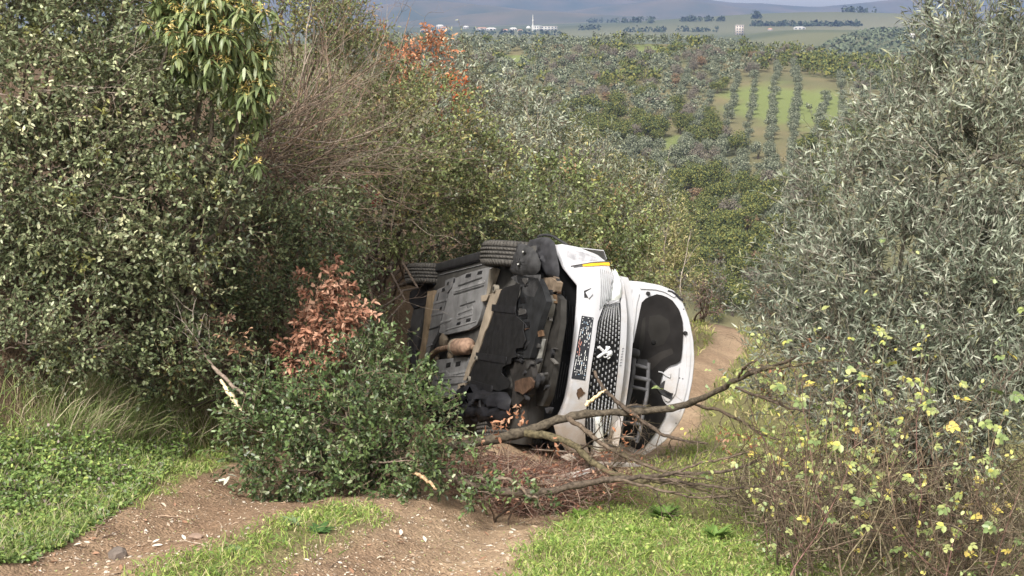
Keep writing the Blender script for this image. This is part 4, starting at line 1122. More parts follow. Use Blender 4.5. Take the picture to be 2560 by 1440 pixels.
for pts, c_ in [([(1624, 790), (1650, 786), (1672, 800), (1676, 830), (1660, 860), (1634, 868), (1620, 830)], (.021, .020, .019)), ([(1618, 900), (1650, 880), (1680, 870), (1684, 884), (1655, 898), (1630, 925), (1616, 922)], (.026, .024, .023)), ([(1606, 800), (1614, 790), (1612, 850), (1600, 900), (1596, 880)], (.022, .021, .020))]:
    hslab("pad_embossing", pts, .018, .006, c_, M_FELT, 40, .006)
g = Geo(); c = onhood(1634, 857, .024); g.tube([c, c + hood_n * .012], [.022, .012], (.012, .012, .012), 14); part(g, "pad_dimple", M_FELT, hood)
g = Geo(); c = onhood(1620, 734, 0); g.tube([c, c + hood_n * .03], [.020, .016], (.015, .015, .016), 12); part(g, "rubber_buffer", M_PLASTIC, hood)
g = Geo(); c = onhood(1713, 833, 0); g.tube([c, c + hood_n * .03], [.020, .016], (.015, .015, .016), 12); part(g, "rubber_buffer", M_PLASTIC, hood)
g = Geo(); g.tube(np.array([onhood(a, b, .008) for a, b in [(1669, 727), (1680, 730), (1692, 738), (1701, 747), (1708, 751)]]), .011, (.02, .02, .022), 8); part(g, "rubber_seal", M_PLASTIC, hood, True)
for a, b in [(1709, 773), (1719, 772), (1699, 945), (1707, 947), (1715, 949), (1690, 1058), (1682, 930)]:
    g = Geo(); c = onhood(a, b, .001); g.tube([c, c + hood_n * .003], .006, (.03, .03, .03), 8); part(g, "bolt_hole", M_PLASTIC, hood)
# pressed ribs of the inner bonnet frame
for pts in ([(1566, 752), (1574, 752), (1578, 770), (1570, 850), (1562, 900), (1556, 900), (1566, 820)], [(1584, 735), (1600, 730), (1592, 760), (1588, 800), (1578, 870), (1570, 870), (1580, 790)]):
    hslab("frame_rib", pts, .002, .014, (.78, .79, .8), M_PAINT, 30, .006)
hslab("frame_rib", [(1714, 800), (1724, 830), (1727, 880), (1724, 930), (1716, 980), (1700, 1030), (1694, 1028), (1708, 980), (1716, 920), (1718, 860), (1712, 815)], .002, .012, (.78, .79, .8), M_PAINT, 40, .005)
hslab("frame_rib", [(1600, 714), (1640, 716), (1668, 724), (1690, 740), (1686, 744), (1662, 730), (1640, 724), (1600, 722)], .002, .012, (.78, .79, .8), M_PAINT, 40, .005)
hslab("hinge_plate", [(1560, 719), (1580, 720), (1579, 731), (1560, 730)], .004, .008, (.68, .69, .7), M_PAINT)
for k in range(3):
    g = Geo(); c = onhood(1564 + k * 6, 725 + (k % 2), .013); g.tube([c, c + hood_n * .003], .006, (.04, .04, .04), 8); part(g, "hinge_bolt", M_PLASTIC, hood)
hslab("latch_bracket", [(1660, 930), (1672, 920), (1698, 914), (1696, 945), (1688, 985), (1672, 1005), (1660, 1000), (1654, 965)], .004, .016, (.80, .81, .82), M_PAINT, 30, .006)
g = Geo(); g.tube(np.array([onhood(a, b, .03) for a, b in [(1646, 929), (1655, 931), (1666, 940), (1675, 944), (1676, 934)]]), .006, (.75, .76, .76), 6); part(g, "latch_hook", M_PAINT, hood, True)
# black ladder-shaped intake duct in front of the bonnet
def lad(a, b): return onx(1360 + a / 3.79, 820 + b / 3.79, .52)
DK = (.085, .085, .092)
g = Geo(); 
g.tube(np.array([lad(855, 270), lad(845, 420), lad(815, 600), lad(770, 800), lad(735, 930), lad(700, 1065)]), .019, DK, 6)
duct = part(g, "intake_duct", M_PLASTIC, car, False, "black ladder-shaped plastic duct hanging in the engine bay")
g = Geo(); g.tube(np.array([lad(990, 330), lad(985, 500), lad(975, 640), lad(940, 800), lad(915, 950), lad(880, 1085)]), .018, DK, 6); part(g, "rail", M_PLASTIC, duct)
for (a, b, c, d, r_) in [(850, 345, 990, 385, .028), (845, 465, 1000, 495, .032), (820, 555, 985, 590, .026), (775, 735, 950, 760, .026), (755, 890, 925, 915, .03), (715, 1020, 890, 1060, .024)]:
    g = Geo(); g.tube(np.array([lad(a, b), lad((a + c) / 2, (b + d) / 2), lad(c, d)]), r_ * .62, np.array(DK) * rm.uniform(.8, 1.2), 6); part(g, "rung", M_PLASTIC, duct)
g = Geo(); g.tube(np.array([lad(820, 235), lad(850, 240), lad(890, 250)]), [.04, .045, .04], (.03, .03, .032), 10); part(g, "duct_mouth", M_PLASTIC, duct, True)
for pts in ([(890, 290), (975, 300), (1000, 345), (985, 385), (880, 350)], [(1015, 480), (1050, 520), (1140, 600), (1225, 620), (1210, 680), (1110, 625), (1060, 560)], [(1095, 560), (1150, 500), (1135, 580), (1220, 625), (1190, 660)]):
    g = Geo(); g.slab(np.array([lad(*a) for a in pts]), (-.03, 0, 0), (.028, .028, .03)); part(g, "torn_shroud", M_PLASTIC, car)
g = Geo(); g.box((.18, .62, .80), (.30, .22, .24), (.012, .012, .013)); o = part(g, "battery_box", M_PLASTIC); bevel(o, .03)

#@@VEG
# ================================================================== near vegetation
OAKC = [(0.19, 0.224, 0.119), (0.125, 0.155, 0.078), (0.284, 0.316, 0.179), (0.497, 0.506, 0.313), (0.071, 0.092, 0.044), (0.225, 0.23, 0.078)]
shrub("evergreen_oak_shrub", "large grey green evergreen oak bush overhanging the left bank", "shrub", (-3.9, 10.2, 0),
      [lobe(120, 150, 9.7, 270, 240), lobe(430, 330, 9.6, 215, 190), lobe(120, 470, 9.4, 240, 190), lobe(440, 540, 9.5, 170, 160), lobe(300, 30, 10.2, 280, 170), lobe(230, 640, 9.5, 210, 130), lobe(560, 380, 10, 70, 90), lobe(40, 640, 9.4, 140, 130), lobe(380, 690, 9.7, 150, 110), lobe(20, 30, 9.9, 160, 140), lobe(300, 200, 9.4, 150, 130), lobe(130, 400, 9.8, 170, 120), lobe(180, -60, 10.8, 330, 120), lobe(420, 150, 10.2, 170, 140), lobe(140, 435, 9.5, 80, 70), lobe(380, 340, 9.9, 110, 100), lobe(490, 500, 9.9, 90, 90)], 1,
      stem_n=9, stem_r=.022, thin=1.2, dens=41, rc=.17, tw=5, lv=9, L=.036, W=.019, colors=OAKC, probs=[.3, .27, .19, .07, .12, .05], up=.25, shape='oval', fold=.12)
shrub("evergreen_oak_shrub", "small evergreen oak bush low on the bank above the long grass", "shrub", (-3.1, 9.0, 0),
      [lobe(60, 870, 8.9, 140, 100), lobe(190, 830, 9.1, 100, 90), lobe(30, 760, 9.2, 110, 90), lobe(310, 830, 9.6, 110, 100)], 2,
      stem_n=6, stem_r=.02, dens=52, rc=.14, tw=5, lv=8, L=.030, W=.018, colors=OAKC, probs=[.34, .32, .14, .02, .12, .06], shape='oval', fold=.12)
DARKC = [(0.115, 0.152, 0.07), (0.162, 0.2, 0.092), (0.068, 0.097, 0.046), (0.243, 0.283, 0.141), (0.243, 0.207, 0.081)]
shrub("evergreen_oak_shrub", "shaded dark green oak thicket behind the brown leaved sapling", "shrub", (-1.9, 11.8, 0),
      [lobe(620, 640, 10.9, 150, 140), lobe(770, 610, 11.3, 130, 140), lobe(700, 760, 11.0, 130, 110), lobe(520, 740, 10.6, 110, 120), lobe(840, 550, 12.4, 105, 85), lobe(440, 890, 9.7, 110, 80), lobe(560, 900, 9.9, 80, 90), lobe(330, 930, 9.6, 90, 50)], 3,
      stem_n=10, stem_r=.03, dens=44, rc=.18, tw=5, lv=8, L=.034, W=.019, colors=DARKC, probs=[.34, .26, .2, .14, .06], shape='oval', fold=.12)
YGC = [(0.213, 0.253, 0.092), (0.149, 0.19, 0.071), (0.287, 0.305, 0.132), (0.092, 0.121, 0.049), (0.368, 0.322, 0.115), (0.322, 0.213, 0.115)]
shrub("mixed_shrub", "brown and green tangled bush behind the bare branches", "shrub", (-2.6, 14.6, 0),
      [lobe(760, 130, 14, 150, 170), lobe(850, 60, 14.6, 75, 95), lobe(690, 20, 13.4, 120, 110), lobe(700, 300, 13.5, 140, 130), lobe(880, 190, 15, 90, 110), lobe(800, 380, 12.6, 120, 100), lobe(690, 440, 12.0, 110, 80), lobe(900, 320, 13.4, 100, 90)], 4,
      stem_n=8, stem_r=.03, dens=26, rc=.24, tw=5, lv=8, L=.042, W=.02, colors=YGC, probs=[.26, .28, .1, .2, .06, .10], up=.4)
shrub("mixed_shrub", "yellow green leafy bush above the upturned rear wheel", "shrub", (-1.7, 15.4, 0),
      [lobe(1060, 340, 15, 160, 140), lobe(950, 440, 14.4, 150, 95), lobe(1150, 430, 15.5, 140, 120), lobe(1000, 250, 15.6, 90, 90), lobe(990, 550, 14.8, 130, 80), lobe(1100, 510, 15.2, 120, 80), lobe(880, 400, 14.2, 90, 90)], 5,
      stem_n=8, stem_r=.03, dens=32, rc=.22, tw=5, lv=8, L=.042, W=.021, colors=YGC, probs=[.3, .25, .19, .16, .07, .03], shape='oval', fold=.12)
shrub("mixed_shrub", "glossy green bush behind the two upturned wheels", "shrub", (-1.5, 16.2, 0),
      [lobe(1100, 590, 16.4, 170, 85), lobe(870, 640, 12.3, 60, 90), lobe(1260, 560, 16.6, 130, 90), lobe(890, 780, 12.2, 55, 90), lobe(920, 860, 12.2, 45, 70)], 6,
      stem_n=8, stem_r=.025, dens=34, rc=.2, tw=5, lv=8, L=.042, W=.022, colors=[(.14, .185, .075), (.095, .13, .055), (.22, .255, .13), (.36, .38, .26), (.055, .07, .036), (.36, .31, .11)], probs=[.3, .28, .16, .07, .14, .05], shape='oval', fold=.12)
OLVC = [(0.23, 0.258, 0.194), (0.161, 0.189, 0.138), (0.34, 0.359, 0.292), (0.092, 0.112, 0.082), (0.267, 0.267, 0.163)]
shrub("wild_olive", "grey wild olive bush behind the russet oak on the bank", "shrub", (-.4, 21, 0),
      [lobe(1210, 270, 20, 85, 95), lobe(1310, 340, 21, 120, 100), lobe(1160, 190, 20.5, 50, 60), lobe(1250, 420, 19, 130, 100)], 7,
      stem_n=8, stem_r=.04, dens=17, rc=.32, tw=5, lv=8, L=.085, W=.02, colors=OLVC, up=.5, leaf_mat=M_OLIVE)
shrub("mixed_shrub", "dark green bush rising behind the car's front wheel", "shrub", (1.3, 20, 0),
      [lobe(1400, 520, 18.5, 130, 110), lobe(1520, 590, 20, 110, 95), lobe(1440, 640, 19, 130, 80), lobe(1330, 600, 18, 90, 80), lobe(1560, 680, 19.5, 80, 60)], 8,
      stem_n=8, stem_r=.03, dens=22, rc=.26, tw=5, lv=8, L=.055, W=.028, colors=YGC, probs=[.26, .35, .08, .26, .04, .01], shape='oval', fold=.12)
shrub("wild_olive", "pale grey olive bush at the end of the bushes along the bank", "shrub", (2.4, 25, 0),
      [lobe(1420, 430, 23, 120, 75), lobe(1530, 490, 24, 110, 70), lobe(1600, 540, 24.5, 80, 60)], 9,
      stem_n=6, stem_r=.04, dens=15, rc=.36, tw=5, lv=8, L=.09, W=.022, colors=[(.24, .26, .18), (.17, .195, .135), (.32, .32, .24), (.125, .14, .09), (.26, .23, .11)], up=.5, leaf_mat=M_OLIVE)
shrub("willow_bush", "yellowish feathery bush at the bend of the track", "shrub", (2.9, 24.3, 0),
      [lobe(1655, 600, 23, 62, 85), lobe(1690, 660, 22.5, 45, 75), lobe(1620, 680, 22, 60, 60)], 10,
      stem_n=8, stem_r=.02, dens=19, rc=.32, tw=5, lv=8, L=.07, W=.018, colors=[(.30, .30, .11), (.22, .245, .09), (.16, .185, .075), (.35, .31, .15)], up=.7)
shrub("wild_olive", "small round grey olive bush standing alone at the end of the track", "shrub", (3.9, 28.3, 0),
      [lobe(1768, 715, 28, 46, 50), lobe(1745, 745, 27.5, 36, 34), lobe(1795, 745, 28, 34, 36)], 11,
      stem_n=5, stem_r=.03, dens=9, rc=.32, tw=5, lv=8, L=.08, W=.022, colors=[(.13, .14, .11), (.09, .10, .075), (.18, .185, .15), (.16, .10, .09)], up=.5, leaf_mat=M_OLIVE)
RUSC = [(.46, .20, .11), (.36, .15, .08), (.52, .28, .16), (.27, .12, .07)]
shrub("russet_oak", "leggy young oak with russet dead leaves rising above the bank", "shrub", (-1.9, 16.8, 0),
      [lobe(1045, 140, 16, 75, 55), lobe(1005, 105, 16.2, 40, 40), lobe(1115, 220, 16, 48, 34), lobe(1060, 205, 16, 60, 45), lobe(1125, 300, 16.3, 45, 40), lobe(1085, 160, 15.8, 55, 55)], 12, leaf_mat=M_LEAF_DRY, fol_name="dead_leaves",
      stem_n=5, stem_r=.02, dens=15, rc=.2, tw=4, lv=6, L=.055, W=.026, colors=RUSC, up=.5, shape='oval', thin=.7)
BRNC = [(0.442, 0.246, 0.17), (0.348, 0.178, 0.119), (0.527, 0.323, 0.23), (0.238, 0.115, 0.076)]
shrub("russet_oak", "sapling covered in curled pinkish brown dead leaves beside the car", "shrub", (-1.25, 10.7, 0),
      [lobe(800, 715, 10.3, 55, 50), lobe(855, 775, 10.2, 70, 50), lobe(810, 820, 10.2, 75, 60), lobe(760, 890, 10.3, 55, 60), lobe(770, 950, 10.3, 35, 45)], 13, leaf_mat=M_LEAF_DRY, fol_name="dead_leaves",
      stem_n=6, stem_r=.015, dens=55, rc=.11, tw=4, lv=6, L=.048, W=.024, colors=BRNC, up=.1, shape='oval', curl=.4, fold=.3)
for i, (px_, py_, d_, r_, lab, cc) in enumerate([(930, 478, 13.2, 26, "small spray of crimson leaves hanging in the bank thicket", [(.34, .07, .06), (.25, .06, .05)]), (1140, 218, 15.6, 26, "bright orange red leaf spray at the tip of the bank oak", [(.45, .14, .05), (.36, .10, .05)]),
                                          (500, 690, 9.9, 16, "pale dead leaf spray caught in the dark thicket", [(.55, .42, .33), (.42, .28, .20)]), (600, 855, 9.7, 22, "curled tan dead leaf spray near the broken stake", [(.46, .29, .19), (.38, .22, .14)]), (560, 815, 9.8, 17, "little pinkish dead leaf spray above the broken stake", [(.46, .29, .22), (.40, .24, .17)])]):
    base = at(px_, py_, d_)
    shrub("dead_leaf_spray", lab, "leaves", (base[0], base[1] + .25, 0), [lobe(px_, py_, d_, r_, r_)], 40 + i, leaf_mat=M_LEAF_DRY, fol_name="dead_leaves", stem_n=1, stem_r=.006, dens=60, rc=.08, tw=3, lv=5, L=.045, W=.022, colors=cc, shape='oval', curl=.35)

# leafy oak branches torn down onto the track in front of the car
FRC = [(.075, .12, .042), (.11, .165, .055), (.045, .07, .028), (.175, .23, .095), (.30, .34, .20)]
shrub("fallen_oak_boughs", "heap of glossy dark green oak boughs lying on the track", "branches", (-.95, 9.6, 0),
      [lobe(690, 1085, 9.3, 125, 120), lobe(870, 1060, 9.1, 160, 140), lobe(1030, 1080, 9.1, 120, 125), lobe(900, 940, 9.9, 110, 80), lobe(760, 1175, 8.95, 170, 60), lobe(960, 1165, 8.9, 160, 62), lobe(965, 890, 9.9, 45, 50), lobe(1060, 1000, 9.6, 60, 60), lobe(650, 960, 9.7, 70, 70)], 14,
      stem_n=12, stem_r=.022, dens=52, rc=.15, tw=5, lv=8, L=.036, W=.018, colors=FRC, probs=[.34, .26, .24, .11, .05], up=.1, shape='oval', fold=.12, thin=1.2)
shrub("fallen_oak_boughs", "trailing green oak twigs under the lower fallen limb", "branches", (-.1, 8.75, 0),
      [lobe(1150, 1180, 8.9, 90, 45), lobe(1230, 1235, 8.7, 90, 20), lobe(1340, 1235, 8.8, 70, 22)], 15, stem_n=4, stem_r=.01, dens=36, rc=.11, tw=4, lv=7, L=.034, W=.017, colors=FRC, probs=[.34, .26, .24, .11, .05], shape='oval', fold=.12)

# the olive on the right
shrub("olive_tree", "large silvery olive tree beside the track on the right", "olive tree", (3.3, 10.6, 0),
      [lobe(2425, 190, 9.6, 130, 170), lobe(2335, 90, 9.8, 50, 105), lobe(2275, 330, 9.9, 150, 130), lobe(2430, 430, 9.3, 210, 210), lobe(2140, 500, 9.9, 145, 125), lobe(2030, 670, 10, 120, 105), lobe(2250, 680, 9.4, 230, 190), lobe(2460, 780, 9.0, 170, 200),
       lobe(2060, 850, 9.9, 130, 110), lobe(2540, 620, 9.1, 110, 180), lobe(2560, 1010, 8.7, 130, 120), lobe(2400, 1060, 8.9, 170, 90), lobe(2200, 1040, 9.2, 150, 80), lobe(2420, 950, 9.1, 140, 130), lobe(2150, 820, 9.4, 150, 120), lobe(2550, 130, 9.5, 60, 190), lobe(2280, 930, 9.2, 190, 120), lobe(1950, 800, 10.2, 60, 80), lobe(2010, 980, 9.6, 110, 60)], 16, fol_name="crown",
      stem_n=12, stem_r=.05, stem_col=(.14, .125, .10), dens=42, rc=.24, tw=6, lv=10, L=.062, W=.012, colors=OLVC, probs=[.3, .28, .17, .19, .06], up=.55, spread=.7, fold=.1, curl=.08, leaf_mat=M_OLIVE, flat=.2, thin=1.5,
      twig_col=(.2, .18, .15), clump_mix=.5)

# laurel-like bush with long hanging leaves: the nearest leaves are single pieces
def big_leaf(name, L, W, col, curl, kind='lance', seed=0):
    g = Geo(); n = 6; rows = []
    prof = [.06, .62, .98, .9, .55, .03] if kind == 'lance' else [.08, .75, 1.0, .95, .6, .05]
    for i in range(n):
        t = i / (n - 1); z = -curl * L * t * t; w_ = W * .5 * prof[i]
        rows.append([(t * L, -w_, z + w_ * .35), (t * L, 0, z), (t * L, w_, z + w_ * .35)])
    g.grid(np.array(rows), col); return g
def orient(o, P, D, N):
    D = nrm(D); S = nrm(np.cross(N, D)); N2 = np.cross(D, S)
    o.matrix_world = Matrix([[D[0], S[0], N2[0], P[0]], [D[1], S[1], N2[1], P[1]], [D[2], S[2], N2[2], P[2]], [0, 0, 0, 1]])
def leaf_objects(root, items, meshes, rng):
    inv = Matrix.Translation(root.location).inverted()
    for P, D, N, s_ in items:
        o = bpy.data.objects.new("leaf", meshes[rng.integers(len(meshes))]); COL.objects.link(o)
        D = nrm(D); S = nrm(np.cross(N, D)); N2 = np.cross(D, S)
        mw = Matrix([[D[0] * s_, S[0] * s_, N2[0] * s_, P[0]], [D[1] * s_, S[1] * s_, N2[1] * s_, P[1]], [D[2] * s_, S[2] * s_, N2[2] * s_, P[2]], [0, 0, 0, 1]])
        o.parent = root; o.matrix_basis = inv @ mw
rng = np.random.default_rng(21)
base = np.array([-2.9, 10.3, 0]); base[2] = terr(base[0], base[1])
root = empty("laurel_bush", base); tag(root, "bush with long drooping yellow green leaves and pale yellow shoots", "shrub")
lmesh = []
for q, c_ in enumerate([(.165, .215, .085), (.21, .255, .11), (.13, .175, .07), (.27, .30, .15), (.15, .195, .09)]):
    me = big_leaf("leaf_shape", .098, .025, c_, .35 + .1 * (q % 3)).mesh("leaf_shape", True); me.materials.append(M_LEAF); lmesh.append(me)
gt, gs, gf = Geo(), Geo(), Geo(); items = []; restl = []
for (c, r), nc in [(lobe(560, 70, 9.0, 125, 135), 105), (lobe(615, 190, 9.1, 70, 85), 52), (lobe(480, 10, 9.1, 100, 80), 60), (lobe(625, 285, 9.3, 35, 40), 10), (lobe(625, 395, 9.3, 22, 35), 6), (lobe(440, 60, 9.2, 60, 60), 22), (lobe(510, 150, 9.4, 90, 80), 46)]:
    limb(gs, rng, base + (0, 0, -.05), c, .03, .012, (.12, .10, .08), 8, .3)
    for k in range(nc):
        d = unit_rand(rng, ()); d[1] = -abs(d[1]) if rng.random() < .8 else d[1]
        P = np.asarray(c) + d * r * rng.uniform(.45, 1.05)
        tip = P + nrm(d * .6 + (0, -.2, .7)) * .06
        gt.sticks(np.asarray(c)[None] * .3 + P[None] * .7, tip[None], .004, .0025, (.22, .13, .08))
        for q in range(rng.integers(7, 11)):
            a = q * 2.4 + rng.uniform(-.3, .3)
            D = nrm(np.array([math.cos(a), math.sin(a), rng.uniform(-1.3, .25)]))
            (items if rng.random() < .62 else restl).append((tip - np.array([0, 0, rng.uniform(0, .05)]), D, np.array([D[0] * .4, D[1] * .4, 1.0]), rng.uniform(.75, 1.2)))
        if rng.random() < .7:                                                # pale yellow shoots
            n = 16; D = nrm(unit_rand(rng, (n,)) * .7 + (0, 0, .5)); PP = np.tile(tip, (n, 1)) + D * rng.uniform(.0, .04, (n, 1))
            gf.leaves(PP, nrm(D + (0, 0, -.7)), unit_rand(rng, (n,)), .032, .008, pal(rng, n, [(.66, .54, .16), (.56, .50, .18), (.70, .50, .20)]))
items.sort(key=lambda i: i[0][1]); restl += items[300:]; items = items[:300]
leaf_objects(root, items, lmesh, rng)
gr_ = Geo(); n = len(restl)
gr_.leaves(np.array([i[0] for i in restl]), np.array([i[1] for i in restl]), np.array([i[2] for i in restl]), .095, .025, pal(rng, n, [(.165, .215, .085), (.21, .255, .11), (.13, .175, .07)]), .2, .35, 'oval')
o = gr_.build("foliage", M_LEAF, root); tag(o, kind="stuff")
gs.build("stems", M_BARK, root, True); tag(gt.build("twigs", M_BARK, root), kind="stuff"); o = gf.build("yellow_shoots", M_LEAF, root); tag(o, kind="stuff")

# bare shrub, fan of leafless stems
rng = np.random.default_rng(22); BT = [np.array(c) for c in [(.22, .165, .125), (.16, .12, .095), (.29, .24, .20), (.20, .14, .105), (.125, .10, .075)]]
b0 = at(560, 500, 11.6); base = np.array([b0[0] - .2, b0[1] + .2, 0]); base[2] = terr(base[0], base[1])
root = empty("bare_shrub", base); tag(root, "leafless shrub with a fan of long pinkish grey stems", "shrub")
gs = Geo()
for k in range(64):
    s0 = at(rng.uniform(540, 700), rng.uniform(330, 530), rng.uniform(11.0, 12.2))
    d = nrm(np.array([rng.uniform(.6, 1.3), rng.uniform(-.25, .3), rng.uniform(-.30, .65)]))
    limb(gs, rng, base + rng.uniform(-.15, .15, 3) * (1, 1, .1), s0, .012, .009, BT[k % 5], 5, .25, 5)
    twiggy(gs, rng, s0, d, rng.uniform(.7, 1.75), rng.uniform(.005, .010), 2, BT, 9, .36, 5, .03, None, .5)
for k in range(9):
    s0 = at(rng.uniform(690, 850), rng.uniform(200, 330), rng.uniform(12, 13))
    limb(gs, rng, base, s0, .016, .010, BT[k % 5], 8, .3, 5)
    twiggy(gs, rng, s0, (rng.uniform(-.1, .7), 0, 1), rng.uniform(.6, 1.1), .009, 2, BT, 8, .25, 4, .06, None, .5)
gs.build("stems", M_BARK, root)
for i, (p0, p1, lab) in enumerate([((840, 110, 14.5), (955, 40, 14.3), "long bare twig leaning out above the bank against the plain"), ((960, 230, 14.2), (1045, 38, 14.0), "thin upright bare twig crossing the far plain")]):
    a, b = at(*p0), at(*p1); base = np.array([a[0], a[1], terr(a[0], a[1])]); root = empty("bare_sapling", base); tag(root, lab, "sapling")
    g = Geo(); limb(g, rng, base, a, .02, .012, BT[i], 6, .2); twiggy(g, rng, a, b - a, np.linalg.norm(b - a) * 1.05, .010, 1, BT, 8, .12, 3, .0, None, .3); g.build("stem", M_BARK, root)
# pale leafless saplings on the slope behind
for i in range(9):
    px_ = [1340, 1400, 1480, 1560, 1610, 1560, 1330, 1660, 1700][i]; py_ = [300, 330, 390, 420, 430, 470, 330, 560, 590][i]; d_ = [19, 22, 24, 25, 26, 25, 20, 22, 22][i]
    a = at(px_, py_ + 130, d_); b = at(px_ + rng.uniform(-20, 50), py_ - 20, d_); base = np.array([a[0], a[1], terr(a[0], a[1])])
    root = empty("bare_sapling", base); tag(root, "thin pale leafless sapling rising out of the bushes behind the car", "sapling", "pale saplings behind the car")
    g = Geo(); limb(g, rng, base, a, .02, .014, (.26, .23, .19), 6, .2); twiggy(g, rng, a, b - a, np.linalg.norm(b - a), .013, 2, [np.array((.33, .29, .25)), np.array((.25, .21, .18))], 8, .22, 4, .0, None, .5); g.build("stem", M_BARK, root)
# dead twigs woven through the left bush
rng = np.random.default_rng(23)
for k in range(22):
    px_, py_ = rng.uniform(0, 360), rng.uniform(80, 620); a = at(px_ - 40, py_ + 30, 9.25); base = np.array([a[0] - .2, a[1] + 1.3, terr(a[0] - .2, a[1] + 1.3)])
    root = empty("dead_branch", base); tag(root, "dry pinkish bare twigs sticking out of the large left oak bush", "branch", "dead twigs in the left bush")
    g = Geo(); limb(g, rng, base, a, .012, .008, (.22, .17, .14), 6, .2, 5); twiggy(g, rng, a, (rng.uniform(.2, 1), rng.uniform(-.5, .0), rng.uniform(-.1, .5)), rng.uniform(.3, .6), .0035, 2, [np.array((.36, .29, .25)), np.array((.28, .21, .18)), np.array((.42, .36, .31))], 7, .3, 4, 0, None, .5); g.build("stem", M_BARK, root)

# ---- fallen limb and its branches
rng = np.random.default_rng(24); LIMB = [np.array(c) for c in [(.12, .092, .068), (.085, .065, .05), (.155, .12, .092), (.105, .088, .052)]]
def pxlimb(g, pts, col, k=10):
    P = np.array([at(a, b, d_) for a, b, d_, r_ in pts]); R_ = np.array([.74 * r_ * d_ / F for a, b, d_, r_ in pts])
    t0 = np.arange(len(P)); t = np.linspace(0, len(P) - 1, 4 * len(P))
    def cat(A):
        return np.stack([np.interp(t, t0, A[:, k_]) for k_ in range(A.shape[1])], 1)
    Q = cat(P); R2 = np.interp(t, t0, R_) * (1 + .10 * rng.normal(size=len(t))); Q[1:-1] = (Q[:-2] + 2 * Q[1:-1] + Q[2:]) / 4
    Q += rng.normal(size=Q.shape) * .004
    g.tube(Q, R2, col, k); return Q, R2
base = at(1180, 1110, 9.7); base[2] = terr(base[0], base[1])
root = empty("fallen_limb", base); tag(root, "long grey lichened tree limb lying across the car's front", "branch")
g = Geo()
Q, R2 = pxlimb(g, [(1060, 1135, 9.6, 16), (1120, 1118, 9.7, 17), (1190, 1105, 9.8, 17), (1260, 1092, 9.9, 17), (1330, 1075, 10, 17), (1395, 1048, 10, 15), (1470, 1033, 10, 13.5), (1560, 1030, 10, 12.5), (1640, 1026, 9.9, 12), (1715, 1014, 9.8, 12), (1780, 985, 9.5, 10), (1850, 945, 9.2, 9), (1900, 922, 8.95, 8), (1955, 908, 8.75, 6.5), (1990, 893, 8.6, 4)], (.085, .07, .052))
g.build("trunk", M_BARK, root, True)
subs = [([(1310, 1082, 9.95, 14), (1380, 1090, 9.8, 13), (1430, 1108, 9.7, 12), (1468, 1145, 9.5, 11), (1520, 1180, 9.4, 10), (1590, 1200, 9.3, 8.5), (1660, 1205, 9.2, 7), (1760, 1225, 9.1, 5), (1840, 1250, 9, 3)], 12),
        ([(1420, 1045, 10, 10), (1450, 1065, 9.8, 9), (1490, 1100, 9.6, 8), (1540, 1130, 9.5, 7), (1620, 1165, 9.4, 6), (1700, 1190, 9.3, 5), (1780, 1200, 9.2, 3)], 10),
        ([(1487, 928, 10.1, 5), (1497, 955, 10.05, 6), (1520, 985, 10, 6.5), (1560, 1020, 9.95, 7), (1610, 1055, 9.8, 7), (1650, 1085, 9.7, 6.5), (1700, 1100, 9.6, 5), (1770, 1110, 9.5, 3)], 10),
        ([(1735, 1010, 9.8, 6), (1790, 1025, 9.7, 6), (1850, 1050, 9.6, 5), (1900, 1085, 9.5, 4), (1950, 1100, 9.4, 3)], 8), ([(1820, 962, 9.35, 6), (1880, 985, 9.1, 5.5), (1960, 1015, 8.8, 4.5), (2010, 1030, 8.6, 3)], 8),
        ([(1900, 922, 8.95, 5), (1960, 918, 8.7, 4.5), (2040, 905, 8.5, 4), (2100, 900, 8.4, 3)], 6), ([(1840, 950, 9.25, 5), (1855, 925, 9.1, 4.5), (1870, 910, 9.0, 4), (1895, 900, 8.9, 3)], 5)]
for pts, nt_ in subs:
    g = Geo(); Q2, R3 = pxlimb(g, pts, LIMB[rng.integers(4)], 8)
    for k in range(nt_):
        i = rng.integers(len(Q2) // 4, len(Q2)); d = nrm(Q2[i] - Q2[i - 1])
        twiggy(g, rng, Q2[i], nrm(d + rng.normal(size=3) * .6), rng.uniform(.15, .5), R3[i] * .42, 2, LIMB, 7, .5, 5, 0.0, None, .6)
    g.build("branch", M_BARK, root, True)
g = Geo(); pxlimb(g, [(1464, 1012, 10.0, 7), (1480, 1000, 9.98, 6.5), (1500, 985, 9.95, 5), (1514, 974, 9.95, 2)], (.62, .48, .30), 8); o = g.build("splintered_stub", M_BARK, root); o["label"] = "pale splintered broken stub"
base = at(1200, 1215, 8.9); base[2] = terr(base[0], base[1])
root = empty("fallen_limb", base); tag(root, "lower bent fallen limb lying on the ground before the car", "branch")
g = Geo(); Q, R2 = pxlimb(g, [(1080, 1165, 9.0, 11), (1140, 1200, 8.95, 13), (1200, 1218, 8.9, 13), (1260, 1230, 8.85, 14), (1320, 1234, 8.85, 13), (1390, 1226, 8.9, 12), (1460, 1208, 8.95, 11), (1540, 1198, 9.0, 9.5), (1620, 1192, 9.05, 8), (1690, 1182, 9.1, 7), (1760, 1186, 9.1, 6), (1830, 1175, 9.1, 5), (1900, 1150, 9.1, 3.5)], (.09, .07, .054)); g.build("trunk", M_BARK, root, True)
